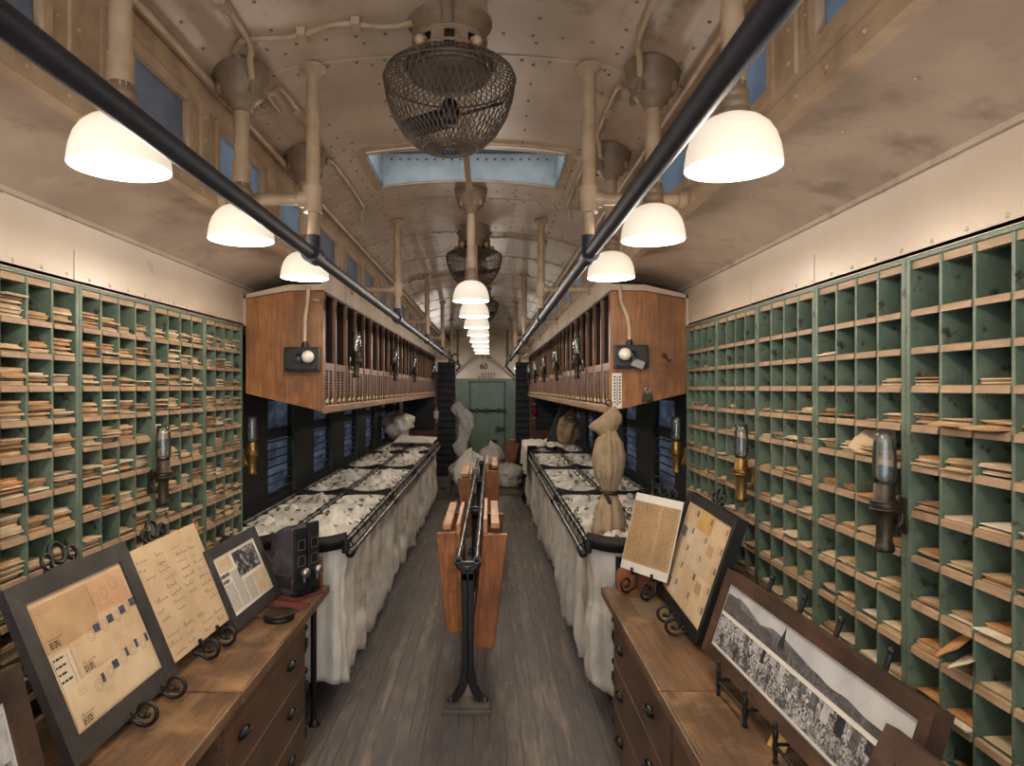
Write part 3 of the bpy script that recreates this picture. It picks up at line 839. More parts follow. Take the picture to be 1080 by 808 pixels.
# ------------------------------------------------------------------ pigeonhole letter cases
SZ = [.214, .111, .007, -.100, -.207, -.333, -.455, -.580, -.703, -.830, -.955, -1.048]
SEC = .525
D = .20
CASES = []
def letter_case(side, y0, y1, label):
    xf = XL if side == 'left' else XR; s = 1 if side == 'left' else -1
    xb = xf - s*D
    t = thing('letter_case', label, 'pigeonhole case', ((xf+xb)/2, (y0+y1)/2, CT), 'green pigeonhole letter cases')
    zt, z0 = H + .358, CT
    b = MB(); p = .019
    b.box(xf + s*.004, xb, y0 + .0005, y0 + p, z0, zt); b.box(xf + s*.004, xb, y1 - p, y1 - .0005, z0, zt)
    b.box(xf + s*.003, xb, y0 + p, y1 - p, zt - .012, zt)
    b.build('case_side', M['green'], t, bevel=.0015, segs=1)
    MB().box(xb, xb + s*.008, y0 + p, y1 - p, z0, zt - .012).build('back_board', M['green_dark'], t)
    MB().box(xf - s*.003, xf - s*.03, y0 + p, y1 - p, zt - .034, zt - .0125).build('top_strip', M['shelf_wood'], t)
    n = 4; pit = (y1 - y0 - 2*p)/n
    for k in range(1, n):
        y = y0 + p + pit*k
        MB().box(xf, xb + s*.008, y - .0055, y + .0055, z0, zt - .012).build('divider', M['green'], t)
    for i, z in enumerate(SZ):
        b = MB()
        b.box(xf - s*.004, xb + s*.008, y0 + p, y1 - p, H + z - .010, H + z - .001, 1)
        for k in range(n):
            ya, yb = y0 + p + pit*k + .0056, y0 + p + pit*(k+1) - .0056
            b.add([(xf - s*.006, ya, H+z), (xf + s*.003, ya, H+z-.003), (xf + s*.005, ya, H+z-.020), (xf - s*.006, ya, H+z-.018),
                   (xf - s*.006, yb, H+z), (xf + s*.003, yb, H+z-.003), (xf + s*.005, yb, H+z-.020), (xf - s*.006, yb, H+z-.018)],
                  [(0,1,2,3), (7,6,5,4), (0,4,5,1), (1,5,6,2), (2,6,7,3), (3,7,4,0)], 0)
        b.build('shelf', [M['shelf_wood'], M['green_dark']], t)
    for k in range(n):
        CASES.append((side, y0 + p + pit*k + .006, y0 + p + pit*(k+1) - .006))
FROM = ['next to the oak cabinets', 'second from the oak cabinets', 'third from the oak cabinets', 'fourth from the oak cabinets', 'fifth from the oak cabinets', 'sixth from the oak cabinets']
for k in range(5):
    y1 = 3.95 - SEC*k
    letter_case('left', y1 - SEC, y1, 'green letter case packed with bundled envelopes on the left wall, ' + FROM[k])
for k in range(6):
    y1 = 4.0 - (SEC + .002)*k
    letter_case('right', y1 - SEC, y1, 'green letter case with sparse envelopes on the right wall, ' + FROM[k])

# ------------------------------------------------------------------ envelopes in the pigeonholes
re_ = random.Random(11)
ENV = []
def envelope_shape(L, W, T):
    return [(0, -W/2, 0), (L, -W/2, 0), (L, W/2, 0), (0, W/2, 0), (0, -W/2, T), (L, -W/2, T), (L, W/2, T), (0, W/2, T)], [(0,3,2,1),(4,5,6,7),(0,1,5,4),(1,2,6,5),(2,3,7,6),(3,0,4,7)]
holes = {}
for ci, (side, ya, yb) in enumerate(CASES):
    xf = XL if side == 'left' else XR; s = 1 if side == 'left' else -1
    cw = yb - ya
    ca = ci % 4
    for row in range(12):
        zf = SZ[row]; zc = (SZ[row-1] - .02) if row else .32
        hh = zc - zf
        if side == 'left':
            n = re_.choice([4, 6, 7, 8, 9, 10, 11]) if re_.random() < .92 else re_.choice([0, 2])
            cap = hh*re_.uniform(.45, .8)
        else:
            near = ya < 2.45
            if row < 3: n = re_.choice([0, 0, 0, 0, 0, 0, 3]) if ya > 2.0 else (0 if row < 2 else re_.choice([0, 4, 5]))
            elif row < 5: n = re_.choice([0, 0, 1, 2, 3, 6]) if not near else re_.choice([1, 3, 6, 7])
            else: n = re_.choice([1, 2, 3, 3, 4, 5, 6])
            cap = hh*.75
        z = H + zf + .0006
        tilt0 = re_.uniform(-.02, .035)
        mt0 = re_.choice([0, 1, 1, 4, 4, 3])
        for q in range(n):
            T = re_.uniform(.0018, .0045) if side == 'right' else re_.uniform(.0035, .0075)
            if z + T - H - zf > cap: break
            W = min(cw - .006, .105*re_.uniform(.90, 1.0)); L = re_.uniform(.16, .19)
            yaw = re_.uniform(-1, 1)*min(.07, max(.0, (cw - W)/L*.8))
            ang = re_.uniform(-.004, .02) if side == 'left' else re_.uniform(0, .03)
            sag = -ang*.6
            px = re_.uniform(-.026, -.002) if re_.random() < .88 else re_.uniform(-.002, .014)
            mt = mt0 if re_.random() < .5 else re_.choice([0, 1, 1, 2, 3, 4, 4, 5, 0, 0])
            # the long axis runs into the case; the near short end faces the aisle
            base = Matrix.Translation((xf + s*px, (ya+yb)/2 + re_.uniform(-1, 1)*max(0, (cw - W)/2 - .004)*.6, z)) @ Matrix.Rotation((pi if s > 0 else 0) + yaw, 4, 'Z') @ Matrix.Rotation(-ang, 4, 'Y')
            ENV.append((side, ci, row, q, base, L, W, T, mt, xf + s*px, (ya+yb)/2, z))
            z += T + re_.uniform(.0002, .0016)
def env_size(e):
    side, ci, row, q, base, L, W, T, mt, x, y, z = e
    px = 516 + x*720/y; py = 409 - (z - H)*720/y
    vis = 0 < px < 1080 and 0 < py < 808
    if side == 'left':
        # behind the framed pieces on the counter
        if py > 623 - px*.36 + 6: vis = False
    else:
        if px > 720 and py > 545 + (px - 780)*.85: vis = False
    return (1 if vis else 0, T*W/(y*y) + (1e-4 if px > 870 or px < 150 else 0)*0, -y)
order = sorted(range(len(ENV)), key=lambda i: env_size(ENV[i]), reverse=True)
lefts = [i for i in order if ENV[i][0] == 'left'][:150]
rights = [i for i in order if ENV[i][0] == 'right'][:145]
single = set(lefts + rights)
TINT = ['cream', 'tan', 'off-white', 'brown', 'buff', 'orange']
PL = ['lowest', 'second up', 'third up', 'fourth up', 'fifth up', 'sixth up', 'seventh up', 'eighth up', 'ninth up', 'tenth up', 'eleventh up', 'twelfth up']
rest = MB()
for i, e in enumerate(ENV):
    side, ci, row, q, base, L, W, T, mt, x, y, z = e
    vs, fs = envelope_shape(L, W, T)
    if i in single:
        b = MB(); b.add(vs, fs, 0, False, base)
        col = ci if side == 'left' else ci - 20
        col = (col // 4)*4 + (3 - col % 4)
        o = b.build('envelope', PAPER[mt], origin=base.translation)
        tag(o, '%s envelope, %s, %s case, row %s, column %s from oak cabinet' % (TINT[mt], PL[q], side, ORD[row], ORD[col]), 'envelope', 'envelopes in the %s letter cases' % side)
    else:
        rest.add(vs, fs, mt, False, base)
tag(rest.build('envelopes', PAPER, fix=False), 'many more aged envelopes lying in the small green pigeonholes', 'envelopes', kind='stuff')
# loose cards leaning out of pigeonholes on the right, as the photo shows
def loose(lab, mt, x, y, z, rz, ry, rx, L, W):
    b = MB(Matrix.Translation((x, y, z)) @ Matrix.Rotation(rz, 4, 'Z') @ Matrix.Rotation(ry, 4, 'Y') @ Matrix.Rotation(rx, 4, 'X'))
    n = 8
    def fn(u, v):
        return (u*L, (v - .5)*W, .012*sin(u*pi)*(.5 + v))
    b.grid(n, 2, fn); b.grid(n, 2, lambda u, v: (u*L, (v - .5)*W, .012*sin(u*pi)*(.5 + v) - .0012))
    tag(b.build('loose_envelope', PAPER[mt], origin=(x, y, z)), lab, 'envelope', 'loose envelopes sticking out on the right')
loose('large brown envelope bent upright in a pigeonhole beside a white one', 5, XR - .02, 1.70, H - .66, .25, -.35, -.6, .17, .10)
loose('white folded card leaning beside the large brown envelope', 2, XR - .025, 1.655, H - .675, .1, -.2, -.5, .16, .08)
loose('flat tan card lying across a shelf front high on the right case', 1, XR - .035, 1.70, H - .095, 0, .10, 0, .11, .11)
loose('flat tan card beside its twin nearest the right frame edge', 1, XR - .033, 1.585, H - .098, 0, .12, 0, .11, .11)
loose('curled tan envelope standing in a pigeonhole above the large oil lamp', 4, XR - .01, 2.13, H - .2, .1, -.7, .5, .12, .07)

# ------------------------------------------------------------------ overhead oak cabinets
CAB = {'left': -.972, 'right': .709}
UL = 1.65
def cabinet(side, k):
    xf = CAB[side]; xw = (WL + .002) if side == 'left' else (WR - .002); s = 1 if side == 'left' else -1
    xi = XL + .004 if side == 'left' else XR - .004
    y0 = 4.0 + UL*k; y1 = y0 + UL - .003
    lab = 'oak overhead cabinet unit on the %s side, %s' % (side, ['with the black switch box on its end', 'second along the row', 'third along the row', 'fourth along the row', 'last beside the black partition'][k])
    t = thing('overhead_cabinet', lab, 'cabinet', ((xf+xi)/2, (y0+y1)/2, H - .14), 'oak overhead cabinets')
    zt, zbk, ztb, zb = H + .568, H - .033, H + .518, H - .14
    prof = [(xf, zt), (xf, zb), (xi, zbk), (xi, ztb), (xf - s*.2, zt - .004)]
    b = MB()
    if k == 0: b.prism(prof, 'y', y0, y0 + .022, 0)
    else: b.prism(prof, 'y', y0, y0 + .012, 0)
    MB().prism(prof, 'y', y1 - .012, y1, 0).build('end_panel', M['oak_front'], t)
    b.build('end_panel', M['oak'] if k == 0 else M['oak_front'], t)
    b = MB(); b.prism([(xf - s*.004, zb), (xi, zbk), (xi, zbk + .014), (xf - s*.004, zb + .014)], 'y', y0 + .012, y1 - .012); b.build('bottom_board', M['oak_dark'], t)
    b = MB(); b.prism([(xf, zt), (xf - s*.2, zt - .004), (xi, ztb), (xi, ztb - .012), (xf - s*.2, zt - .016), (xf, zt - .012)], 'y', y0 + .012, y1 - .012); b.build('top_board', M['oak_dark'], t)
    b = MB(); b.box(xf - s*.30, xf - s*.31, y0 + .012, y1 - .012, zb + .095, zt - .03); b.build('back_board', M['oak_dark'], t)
    b = MB(); b.box(xf + s*.022, xf - s*.01, y0 + .001, y1 - .001, zb - .012, zb + .036); b.build('sill', M['oak_sill'], t, bevel=.006)
    n = 5; pit = (y1 - y0)/n
    for i in range(n + 1):
        y = y0 + pit*i
        if i == 0: y += .034 if k == 0 else .0235
        if i == n: y -= .0235
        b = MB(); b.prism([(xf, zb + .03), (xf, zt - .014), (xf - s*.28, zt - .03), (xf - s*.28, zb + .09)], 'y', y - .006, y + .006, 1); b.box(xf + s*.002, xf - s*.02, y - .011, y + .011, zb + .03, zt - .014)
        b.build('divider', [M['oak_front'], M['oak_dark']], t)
    for i in range(n):
        ya = y0 + pit*i + .012; yb = y0 + pit*(i+1) - .012; ym = (ya + yb)/2
        b = MB(); b.box(xf - s*.004, xf - s*.022, ya, yb, H + .105, H + .15); b.box(xf - s*.004, xf - s*.02, ya, ya + .03, zb + .03, H + .105); b.box(xf - s*.004, xf - s*.02, yb - .075, yb, zb + .03, H + .105)
        b.box(xf - s*.004, xf - s*.02, ym - .035, ym + .005, zb + .03, H + .105)
        b.build('slot_front', M['oak_front'], t)
        b = MB()
        for (p, q) in ((ya + .03, ym - .035), (ym + .005, yb - .075)):
            b.box(xf - s*.10, xf - s*.11, p, q, zb + .03, H + .105)
            for r in range(9): b.box(xf - s*.008, xf - s*.02, p, q, H - .055 + r*.0175, H - .046 + r*.0175)
        b.build('grille', M['black'], t)
        for yk in (ya + .07, yb - .10):
            b = MB(); b.ring((xf + s*.004, yk, zb + .062), .011, .004, (1, 0, 0), 12, 6); b.ball((xf + s*.002, yk - .02, zb + .056), .010, 8); b.build('knob', M['cream_knob'], t)
for side in ('left', 'right'):
    for k in range(5): cabinet(side, k)
# cream moulding round the cabinets: over the end panel, and the riveted fascia above the front
for side in ('left', 'right'):
    xf = CAB[side]; s = 1 if side == 'left' else -1; xi = XL if side == 'left' else XR
    b = MB(); b.box(xf + s*.002, xf - s*.012, 4.0, 12.62, H + .57, H + .70)
    y = 4.06
    while y < 10: b.rivet((xf + s*.002, y, H + .585), (s, 0, 0), .006); y += .09
    outl = [(xf + s*.001, H + .570), (xf - s*.2, H + .566), (xi - s*.012, H + .518), (xi - s*.012, H + .362), (xi + s*.012, H + .362), (xi + s*.012, H + .545), (xf - s*.2, H + .60), (xf + s*.001, H + .605)]
    for i in (0, 1, 2):
        pass
    b.prism([outl[0], outl[1], outl[6], outl[7]], 'y', 3.975, 3.998); b.prism([outl[1], outl[2], outl[5], outl[6]], 'y', 3.975, 3.998); b.prism([outl[2], outl[3], outl[4], outl[5]], 'y', 3.975, 3.998)
    structure(b, 'trim_cabinet_' + side, M['cream'])

# black bakelite switch boxes with white bulbs, conduits feeding them, thermometer, clip and hook
def switch_box(side, xa, xb, za, zb, xk, lab, cpts):
    y = 4.0; t = thing('switch_box', lab, 'switch box', ((xa+xb)/2, y, za), 'black switch boxes')
    b = MB(); b.box(xa, xb, y - .06, y, za, zb); b.box(xa + .008, xb - .008, y - .066, y - .06, za + .008, zb - .008)
    for x in (xa + .015, xb - .015):
        for z in (za + .015, zb - .015): b.rivet((x, y - .066, z), (0, -1, 0), .006)
    b.build('box', M['black'], t, bevel=.005)
    zc = (za+zb)/2 + .006
    b = MB(); b.lathe([(.034, 0), (.034, .018), (.026, .02), (.026, .004), (1e-5, .004)], (0, 0, 0), 20, 0, Matrix.Translation(((xa+xb)/2 - .005, y - .064, zc)) @ Matrix.Rotation(pi/2, 4, 'X')); b.build('socket', M['machine_front'], t)
    b = MB(); b.ball((xk, y - .105, zc + .004), .036, 20); b.tube([(xk, y - .06, zc), (xk, y - .09, zc + .002)], .02, 12); b.build('bulb', M['porcelain'], t)
    if side == 'right':
        b = MB(); b.box(0, .07, -.004, .004, -.022, .022, M=Matrix.Translation(((xa+xb)/2 + .0, y - .07, za + .035)) @ Matrix.Rotation(.35, 4, 'Y')); b.build('lever', M['steel'], t)
    b = MB(); xg = cpts[-1][0]; b.tube([(xg, y - .03, zb), (xg, y - .03, zb + .02)], .02, 10); b.tube([(xg, y - .03, zb + .02), (xg, y - .03, zb + .04)], .015, 10); b.build('gland', M['black'], t)
    b = MB(); b.tube(cpts, .0125, 10); b.build('feed_conduit', M['cream_pipe'], t)
def px3(px, py, y): return ((px - 516)*y/720, y, H + (409 - py)*y/720)
switch_box('left', -1.185, -.985, H + .098, H + .235, -1.035, 'black switch box with white bulb on the left oak cabinet end', [(-1.052, 3.965, H + .59), (-1.055, 3.965, H + .5), (-1.07, 3.965, H + .40), (-1.072, 3.965, H + .268)])
switch_box('right', .728, .92, H + .115, H + .248, .775, 'black switch box with white bulb and lever on the right oak cabinet end', [(.76, 3.965, H + .59), (.765, 3.965, H + .5), (.80, 3.965, H + .42), (.815, 3.965, H + .34), (.815, 3.965, H + .28)])
t = thing('thermometer', 'white wall thermometer with blue scale below the right switch box', 'thermometer', (.748, 3.99, H - .125))
b = MB(); b.box(.718, .775, 3.985, 4.0, H - .122, H + .085); b.build('plate', M['porcelain'], t, bevel=.003)
b = MB(); b.tube([(.7465, 3.983, H - .09), (.7465, 3.983, H + .065)], .004, 8); b.ball((.7465, 3.983, H - .094), .008, 8); b.build('tube', M['steel'], t)
b = MB()
for k in range(9):
    for x in (.727, .757): b.box(x, x + .010, 3.9835, 3.986, H - .09 + k*.0185, H - .09 + k*.0185 + .011)
b.build('scale', M['stamp_blue'], t)
t = thing('bulldog_clip', 'metal bulldog clip hanging low on the right oak cabinet end', 'clip', (.92, 3.99, H - .085))
b = MB(); b.prism([(.888, H - .08), (.958, H - .08), (.95, H - .035), (.896, H - .035)], 'y', 3.975, 3.997); b.build('jaw', M['bronze'], t, bevel=.004)
b = MB(); b.ring((.923, 3.985, H - .012), .013, .004, (0, 1, 0)); b.tube([(.923, 3.985, H - .034), (.923, 3.985, H - .02)], .004, 6); b.build('loop', M['steel'], t)
t = thing('coat_hook', 'small brass hook screwed to the right oak cabinet end', 'hook', (1.03, 3.99, H + .16))
b = MB(); b.ball((1.02, 3.985, H + .19), .014, 10); b.tube([(1.02, 3.997, H + .19), (1.03, 3.97, H + .175), (1.045, 3.96, H + .15), (1.055, 3.965, H + .165)], .006, 8); b.build('hook', M['bronze'], t)
b = MB(); b.tube([(-1.03, 3.995, H + .515), (-1.02, 3.97, H + .512), (-.985, 3.965, H + .505)], .012, 8); tag(b.build('peg', M['cream_pipe'], origin=(-1.02, 3.98, H + .51)), 'cream peg at the top of the left oak cabinet end', 'peg')

# ------------------------------------------------------------------ oil lamps on brackets
def oil_lamp(x, y, z, d, lab, metal='brass', sc=1.0, reach=.05, bracket=True):
    """d: unit direction from the lamp back to its wall; z: the foot of the holder"""
    t = thing('oil_lamp', lab, 'oil lamp', (x, y, z), 'bracket oil lamps')
    b = MB(Matrix.Translation((x, y, z)) @ Matrix.Scale(sc, 4))
    b.lathe([(1e-5, 0), (.024, .0), (.027, .008), (.024, .018), (.021, .03), (.021, .10), (.025, .105), (.036, .12), (.037, .14), (.028, .148), (.027, .185), (.024, .19), (1e-5, .19)], (0, 0, 0), 20)
    b.ring((0, 0, .118), .036, .004, n=20, k=6); b.ring((0, 0, .14), .036, .004, n=20, k=6)
    b.build('holder', M[metal], t)
    b = MB(Matrix.Translation((x, y, z)) @ Matrix.Scale(sc, 4))
    b.lathe([(.024, .185), (.030, .21), (.031, .25), (.028, .30), (.026, .335), (.0245, .335), (.0265, .30), (.0295, .25), (.0285, .21), (.0225, .186)], (0, 0, 0), 20, closed=True)
    b.build('chimney', M['glass'], t)
    b = MB(); dx, dy = d
    z1 = z + .07*sc
    b.tube([(x + dx*.018*sc, y + dy*.018*sc, z1), (x + dx*reach*.6, y + dy*reach*.6, z1 - .018*sc), (x + dx*reach, y + dy*reach, z1 + .012*sc), (x + dx*reach, y + dy*reach, z1 + .045*sc), (x + dx*reach*.6, y + dy*reach*.6, z1 + .055*sc), (x + dx*.02*sc, y + dy*.02*sc, z1 + .05*sc)], .007*sc, 8)
    b.box(-.006, .006, -.016, .016, -.04*sc, .06*sc, M=Matrix.Translation((x + dx*(reach + .004), y + dy*(reach + .004), z1 + .02)) @ Matrix.Rotation(math.atan2(dy, dx), 4, 'Z'))
    b.build('bracket', M[metal], t)
oil_lamp(-1.375, 2.88, H - .495, (-1, 0), 'dark oil lamp with glass chimney bracketed on the left letter case', 'bronze', 1.0)
oil_lamp(-1.375, 3.96, H - .505, (-1, 0), 'brass oil lamp at the far edge of the left letter case', 'brass', 1.0, .045)
oil_lamp(1.10, 2.98, H - .495, (1, 0), 'brass oil lamp in the middle of the right letter case', 'brass', 1.0)
oil_lamp(1.10, 1.90, H - .455, (1, 0), 'large dark oil lamp with cloudy chimney on the right letter case', 'bronze', 1.0)
oil_lamp(1.105, 4.03, H - .505, (1, 0), 'brass oil lamp at the far edge of the right letter case', 'brass', 1.0, .045)
for k, y in enumerate((4.76, 6.75, 8.5, 11.4)):
    oil_lamp(-.925, y, H + .07, (-1, 0), '%s dark oil lamp along the front of the left oak cabinets' % ORD[k], 'bronze', .95, .045)
for k, y in enumerate((5.15, 6.75, 8.3, 9.9, 11.4)):
    oil_lamp(.66, y, H + .07, (1, 0), '%s dark oil lamp along the front of the right oak cabinets' % ORD[k], 'bronze', .95, .045)
# ------------------------------------------------------------------ mail bag racks and bags
RZT = H - .825                   # rail height
RACK = {'left': (-.768, -1.135, -1.50), 'right': (.528, .89, 1.25)}
RY = [3.66, 5.31, 6.96, 8.61, 10.26]
def rack(side, k):
    xa, xm, xw = RACK[side]; s = 1 if side == 'left' else -1
    y0, y1 = RY[k], RY[k+1] - .004
    lab = 'black pipe mail bag rack frame on the %s, %s' % (side, ['next to the drawer chest', 'second along the aisle', 'third along the aisle', 'last before the partition'][k])
    t = thing('bag_rack', lab, 'rack', ((xa+xw)/2, (y0+y1)/2, 0), 'mail bag racks')
    for x, nm in ((xa, 'rail'), (xm, 'rail'), (xw, 'rail')):
        b = MB(); b.tube([(x, y0, RZT), (x, y1, RZT)], .0165, 10)
        y = y0 + .05
        while y < y1:
            b.tube([(x, y, RZT), (x, y + .05, RZT)], .021, 8); y += .206
        b.build('rail', M['rack_pipe'], t)
    xo = xa + s*.028; zo = RZT - .055
    b = MB(); b.tube([(xo, y0 - .02, zo), (xo, y1, zo)], .0145, 10)
    y = y0 + .1
    while y < y1:
        b.tube([(xo, y, zo), (xo, y + .02, zo)], .02, 8); y += .8
    b.build('outer_rail', M['bright_pipe'], t)
    y = y0 + .1; q = 0
    while y < y1 - .05:
        c = MB(); c.tube([(xa, y, RZT - .01), (xa + s*.012, y, RZT - .03), (xo - s*.004, y + .02, zo - .004), (xo, y + .01, zo + .02)], .0045, 6)
        c.build('hook', M['steel'] if q % 3 else M['black'], t); y += .206; q += 1
    for (p, q) in ((xa, xm), (xm, xw)):
        b = MB(); n = 10
        for sgn in (0,):
            pts = []
            for i in range(n + 1):
                u = i/n; pts.append((p + (q - p)*u, RZT + .030 - .030*sin(pi*u)))
            for i in range(n):
                (xa_, za_), (xb_, zb_) = pts[i], pts[i+1]
                b.add([(xa_, y0 - .004, za_ + .016), (xb_, y0 - .004, zb_ + .016), (xb_, y0 - .004, zb_ - .062), (xa_, y0 - .004, za_ - .062),
                       (xa_, y0 + .022, za_ + .018), (xb_, y0 + .022, zb_ + .018), (xb_, y0 + .022, zb_ - .04), (xa_, y0 + .022, za_ - .04)],
                      [(0,1,2,3), (7,6,5,4), (0,4,5,1), (3,2,6,7)], 0, True)
        b.build('strap', M['strap'], t)
    b = MB(); b.tube([(xo, y0 - .03, zo), (xo, y0 + .03, zo)], .024, 10); b.tube([(xa, y0, RZT + .012), (xa, y0, RZT - .06)], .022, 10); b.ball((xo, y0 - .03, zo), .026, 10); b.build('corner_fitting', M['black'], t)
    b = MB(); xl = xa - s*.17; yl = y0 - .012 if side == 'left' else y0 + .03
    b.tube([(xl, yl, RZT - .09), (xl, yl, .012)], .0155, 10); b.lathe([(.036, 0), (.034, .008), (.018, .014), (.018, .03)], (xl, yl, 0), 14); b.build('leg', M['black'], t)
    if k == 3:
        b = MB(); b.tube([(xa, y1, RZT), (xw, y1, RZT)], .016, 8); b.tube([(xl, y1, RZT), (xl, y1, .0)], .015, 8); b.build('end_bar', M['rack_pipe'], t)
    b = MB(); b.tube([(xw, y0 + .1, RZT), (xw, y0 + .1, .0)], .0155, 8); b.tube([(xm, y0 - .012, RZT), (xm, y0 - .012, .0)], .015, 8); b.build('back_leg', M['black'], t)
for side in ('left', 'right'):
    for k in range(4): rack(side, k)

def ns(x, y, z, s=0): return noise.noise(Vector((x + s*13.7, y - s*7.1, z + s*3.3)))
BW, BD = .385, .345               # bag mouth along and across the car
BAGS = []
def top_height(u, v, seed):
    """u, v in -1..1 over the mouth"""
    edge = max(abs(u), abs(v))
    f = max(0.0, 1 - edge**3)
    h = ns(u*1.2, v*1.2, 0, seed)*.05 + abs(ns(u*2.2, v*3.2, 4, seed))*.07 + abs(ns(u*3.5, v*7.5, 2, seed))*.038 + abs(ns(u*8 + v*3, v*9, 6, seed))*.012
    ridge = max(0, 1 - abs(v - .4*ns(u*1.2, 1, 0, seed))*2.0)**1.5*.045
    return -.048 + f*(h*.82 + ridge*.8 + .012)
def make_bag(seed, L, mat):
    """a pouch hung by its mouth at z = 0; the mouth is gathered and folded over, eyelets show on the folds"""
    r = random.Random(seed)
    nth, nz = 56, 22
    b = MB()
    ph = [r.uniform(0, 6.28) for _ in range(6)]
    slump = r.uniform(.0, .10); lean = r.uniform(-.03, .03)
    def ringpt(t, a):
        # t 0 rim .. 1 bottom
        e = 2.0/(4.5 - 2.2*t)
        cx = math.copysign(abs(cos(a))**e, cos(a)); cy = math.copysign(abs(sin(a))**e, sin(a))
        sx = BD/2*(1 - .10*sin(pi*min(1, t*1.2)) - .30*max(0, t - .8)**1*2.2*slump*6 - .05*t)
        sy = BW/2*(1 - .10*min(1, t*3) - .15*max(0, t - .75)*2)
        fold = 1 + (.055*sin(5*a + ph[0] + 1.2*t) + .05*sin(9*a + ph[1] - .8*t) + .034*sin(16*a + ph[2]))*min(1, .25 + t*1.3)
        bulge = 1 + .12*max(0, sin((t - .45)*pi/.55))*slump*6*.5 if t > .45 else 1
        x = cx*sx*fold*bulge; y = cy*sy*fold*(1 if t < .9 else .97)
        z = -L*t + .018*sin(3*a + ph[3])*t + .02*ns(cos(a)*2, sin(a)*2, t*5, seed)*t
        d = .02*ns(cos(a)*1.7, sin(a)*1.7, t*6, seed + 3)*min(1, t*3) + .010*ns(cos(a)*5, sin(a)*5, t*9, seed + 8)*min(1, t*2)
        x += cx*d; y += cy*d + lean*t
        return (x, y, z)
    vs = []; fs = []
    for j in range(nz + 1):
        for i in range(nth): vs.append(ringpt(j/nz, 2*pi*i/nth))
    for j in range(nz):
        for i in range(nth):
            i2 = (i+1) % nth; fs.append((j*nth+i, j*nth+i2, (j+1)*nth+i2, (j+1)*nth+i))
    base = nz*nth
    zc = sum(vs[base + i][2] for i in range(nth))/nth
    c0 = len(vs); yc = sum(vs[base + i][1] for i in range(nth))/nth
    for q in (.8, .45):
        for i in range(nth):
            p = vs[base + i]; vs.append((p[0]*q, yc + (p[1] - yc)*q, p[2]*q + (zc - .02)*(1 - q)))
    vs.append((0, yc, zc - .022))
    for (a0, a1) in ((base, c0), (c0, c0 + nth)):
        for i in range(nth): fs.append((a0+i, a0+(i+1) % nth, a1+(i+1) % nth, a1+i))
    for i in range(nth): fs.append((c0+nth+i, c0+nth+(i+1) % nth, len(vs)-1))
    b.add(vs, fs, 0, True)
    nu, nv = 30, 28
    b.grid(nu, nv, lambda u, v: ((u - .5)*BD*.985, (v - .5)*BW*.985, top_height(2*u - 1, 2*v - 1, seed)), 0)
    root = bpy.data.objects.new('mail_bag', None); root.empty_display_size = .05; COL.objects.link(root)
    b.build('pouch', mat, root, fix=False)
    k = 0; tries = 0; pts = []
    while k < 9 and tries < 120:
        tries += 1
        u, v = r.uniform(-.8, .8), r.uniform(-.85, .85)
        if any((u-a)**2 + (v-c)**2 < .12 for a, c in pts): continue
        pts.append((u, v)); h = top_height(u, v, seed); e = .03
        nx = -(top_height(u + e, v, seed) - top_height(u - e, v, seed))/(e*BD); ny = -(top_height(u, v + e, seed) - top_height(u, v - e, seed))/(e*BW)
        nrm = Vector((nx, ny, 1)).normalized(); c = Vector((u*BD/2*.985, v*BW/2*.985, h)) + nrm*.003
        q = MB(); q.ring(c + nrm*.002, .013, .0038, nrm, 14, 5); q.build('eyelet', M['eyelet'], root); k += 1
    return root
protos = []
for i in range(7):
    protos.append(make_bag(21 + i*3, (.84, .80, .86, .77, .83, .72, .85)[i], M['canvas'] if i % 3 else M['canvas_grey']))
used = set(); rb = random.Random(3); cnt = 0
for side in ('left', 'right'):
    xa, xm, xw = RACK[side]; s = 1 if side == 'left' else -1
    for colm, (p, q) in enumerate(((xa, xm), (xm, xw))):
        for k in range(16):
            yc = RY[k // 4] + .232 + (k % 4)*.402
            i = rb.randrange(7)
            o = protos[i] if i not in used else copy_tree(protos[i])
            used.add(i)
            o.location = ((p + q)/2, yc, RZT - .004)
            tag(o, 'white canvas mail bag, %s along the %s row of the %s rack' % (ORD[k], ('aisle side', 'window side')[colm], side), 'mail bag', 'canvas mail bags in the racks')
            o.rotation_euler.z = pi if rb.random() < .5 else 0
for i in range(7):
    if i not in used:
        for c in list(protos[i].children): bpy.data.objects.remove(c)
        bpy.data.objects.remove(protos[i])

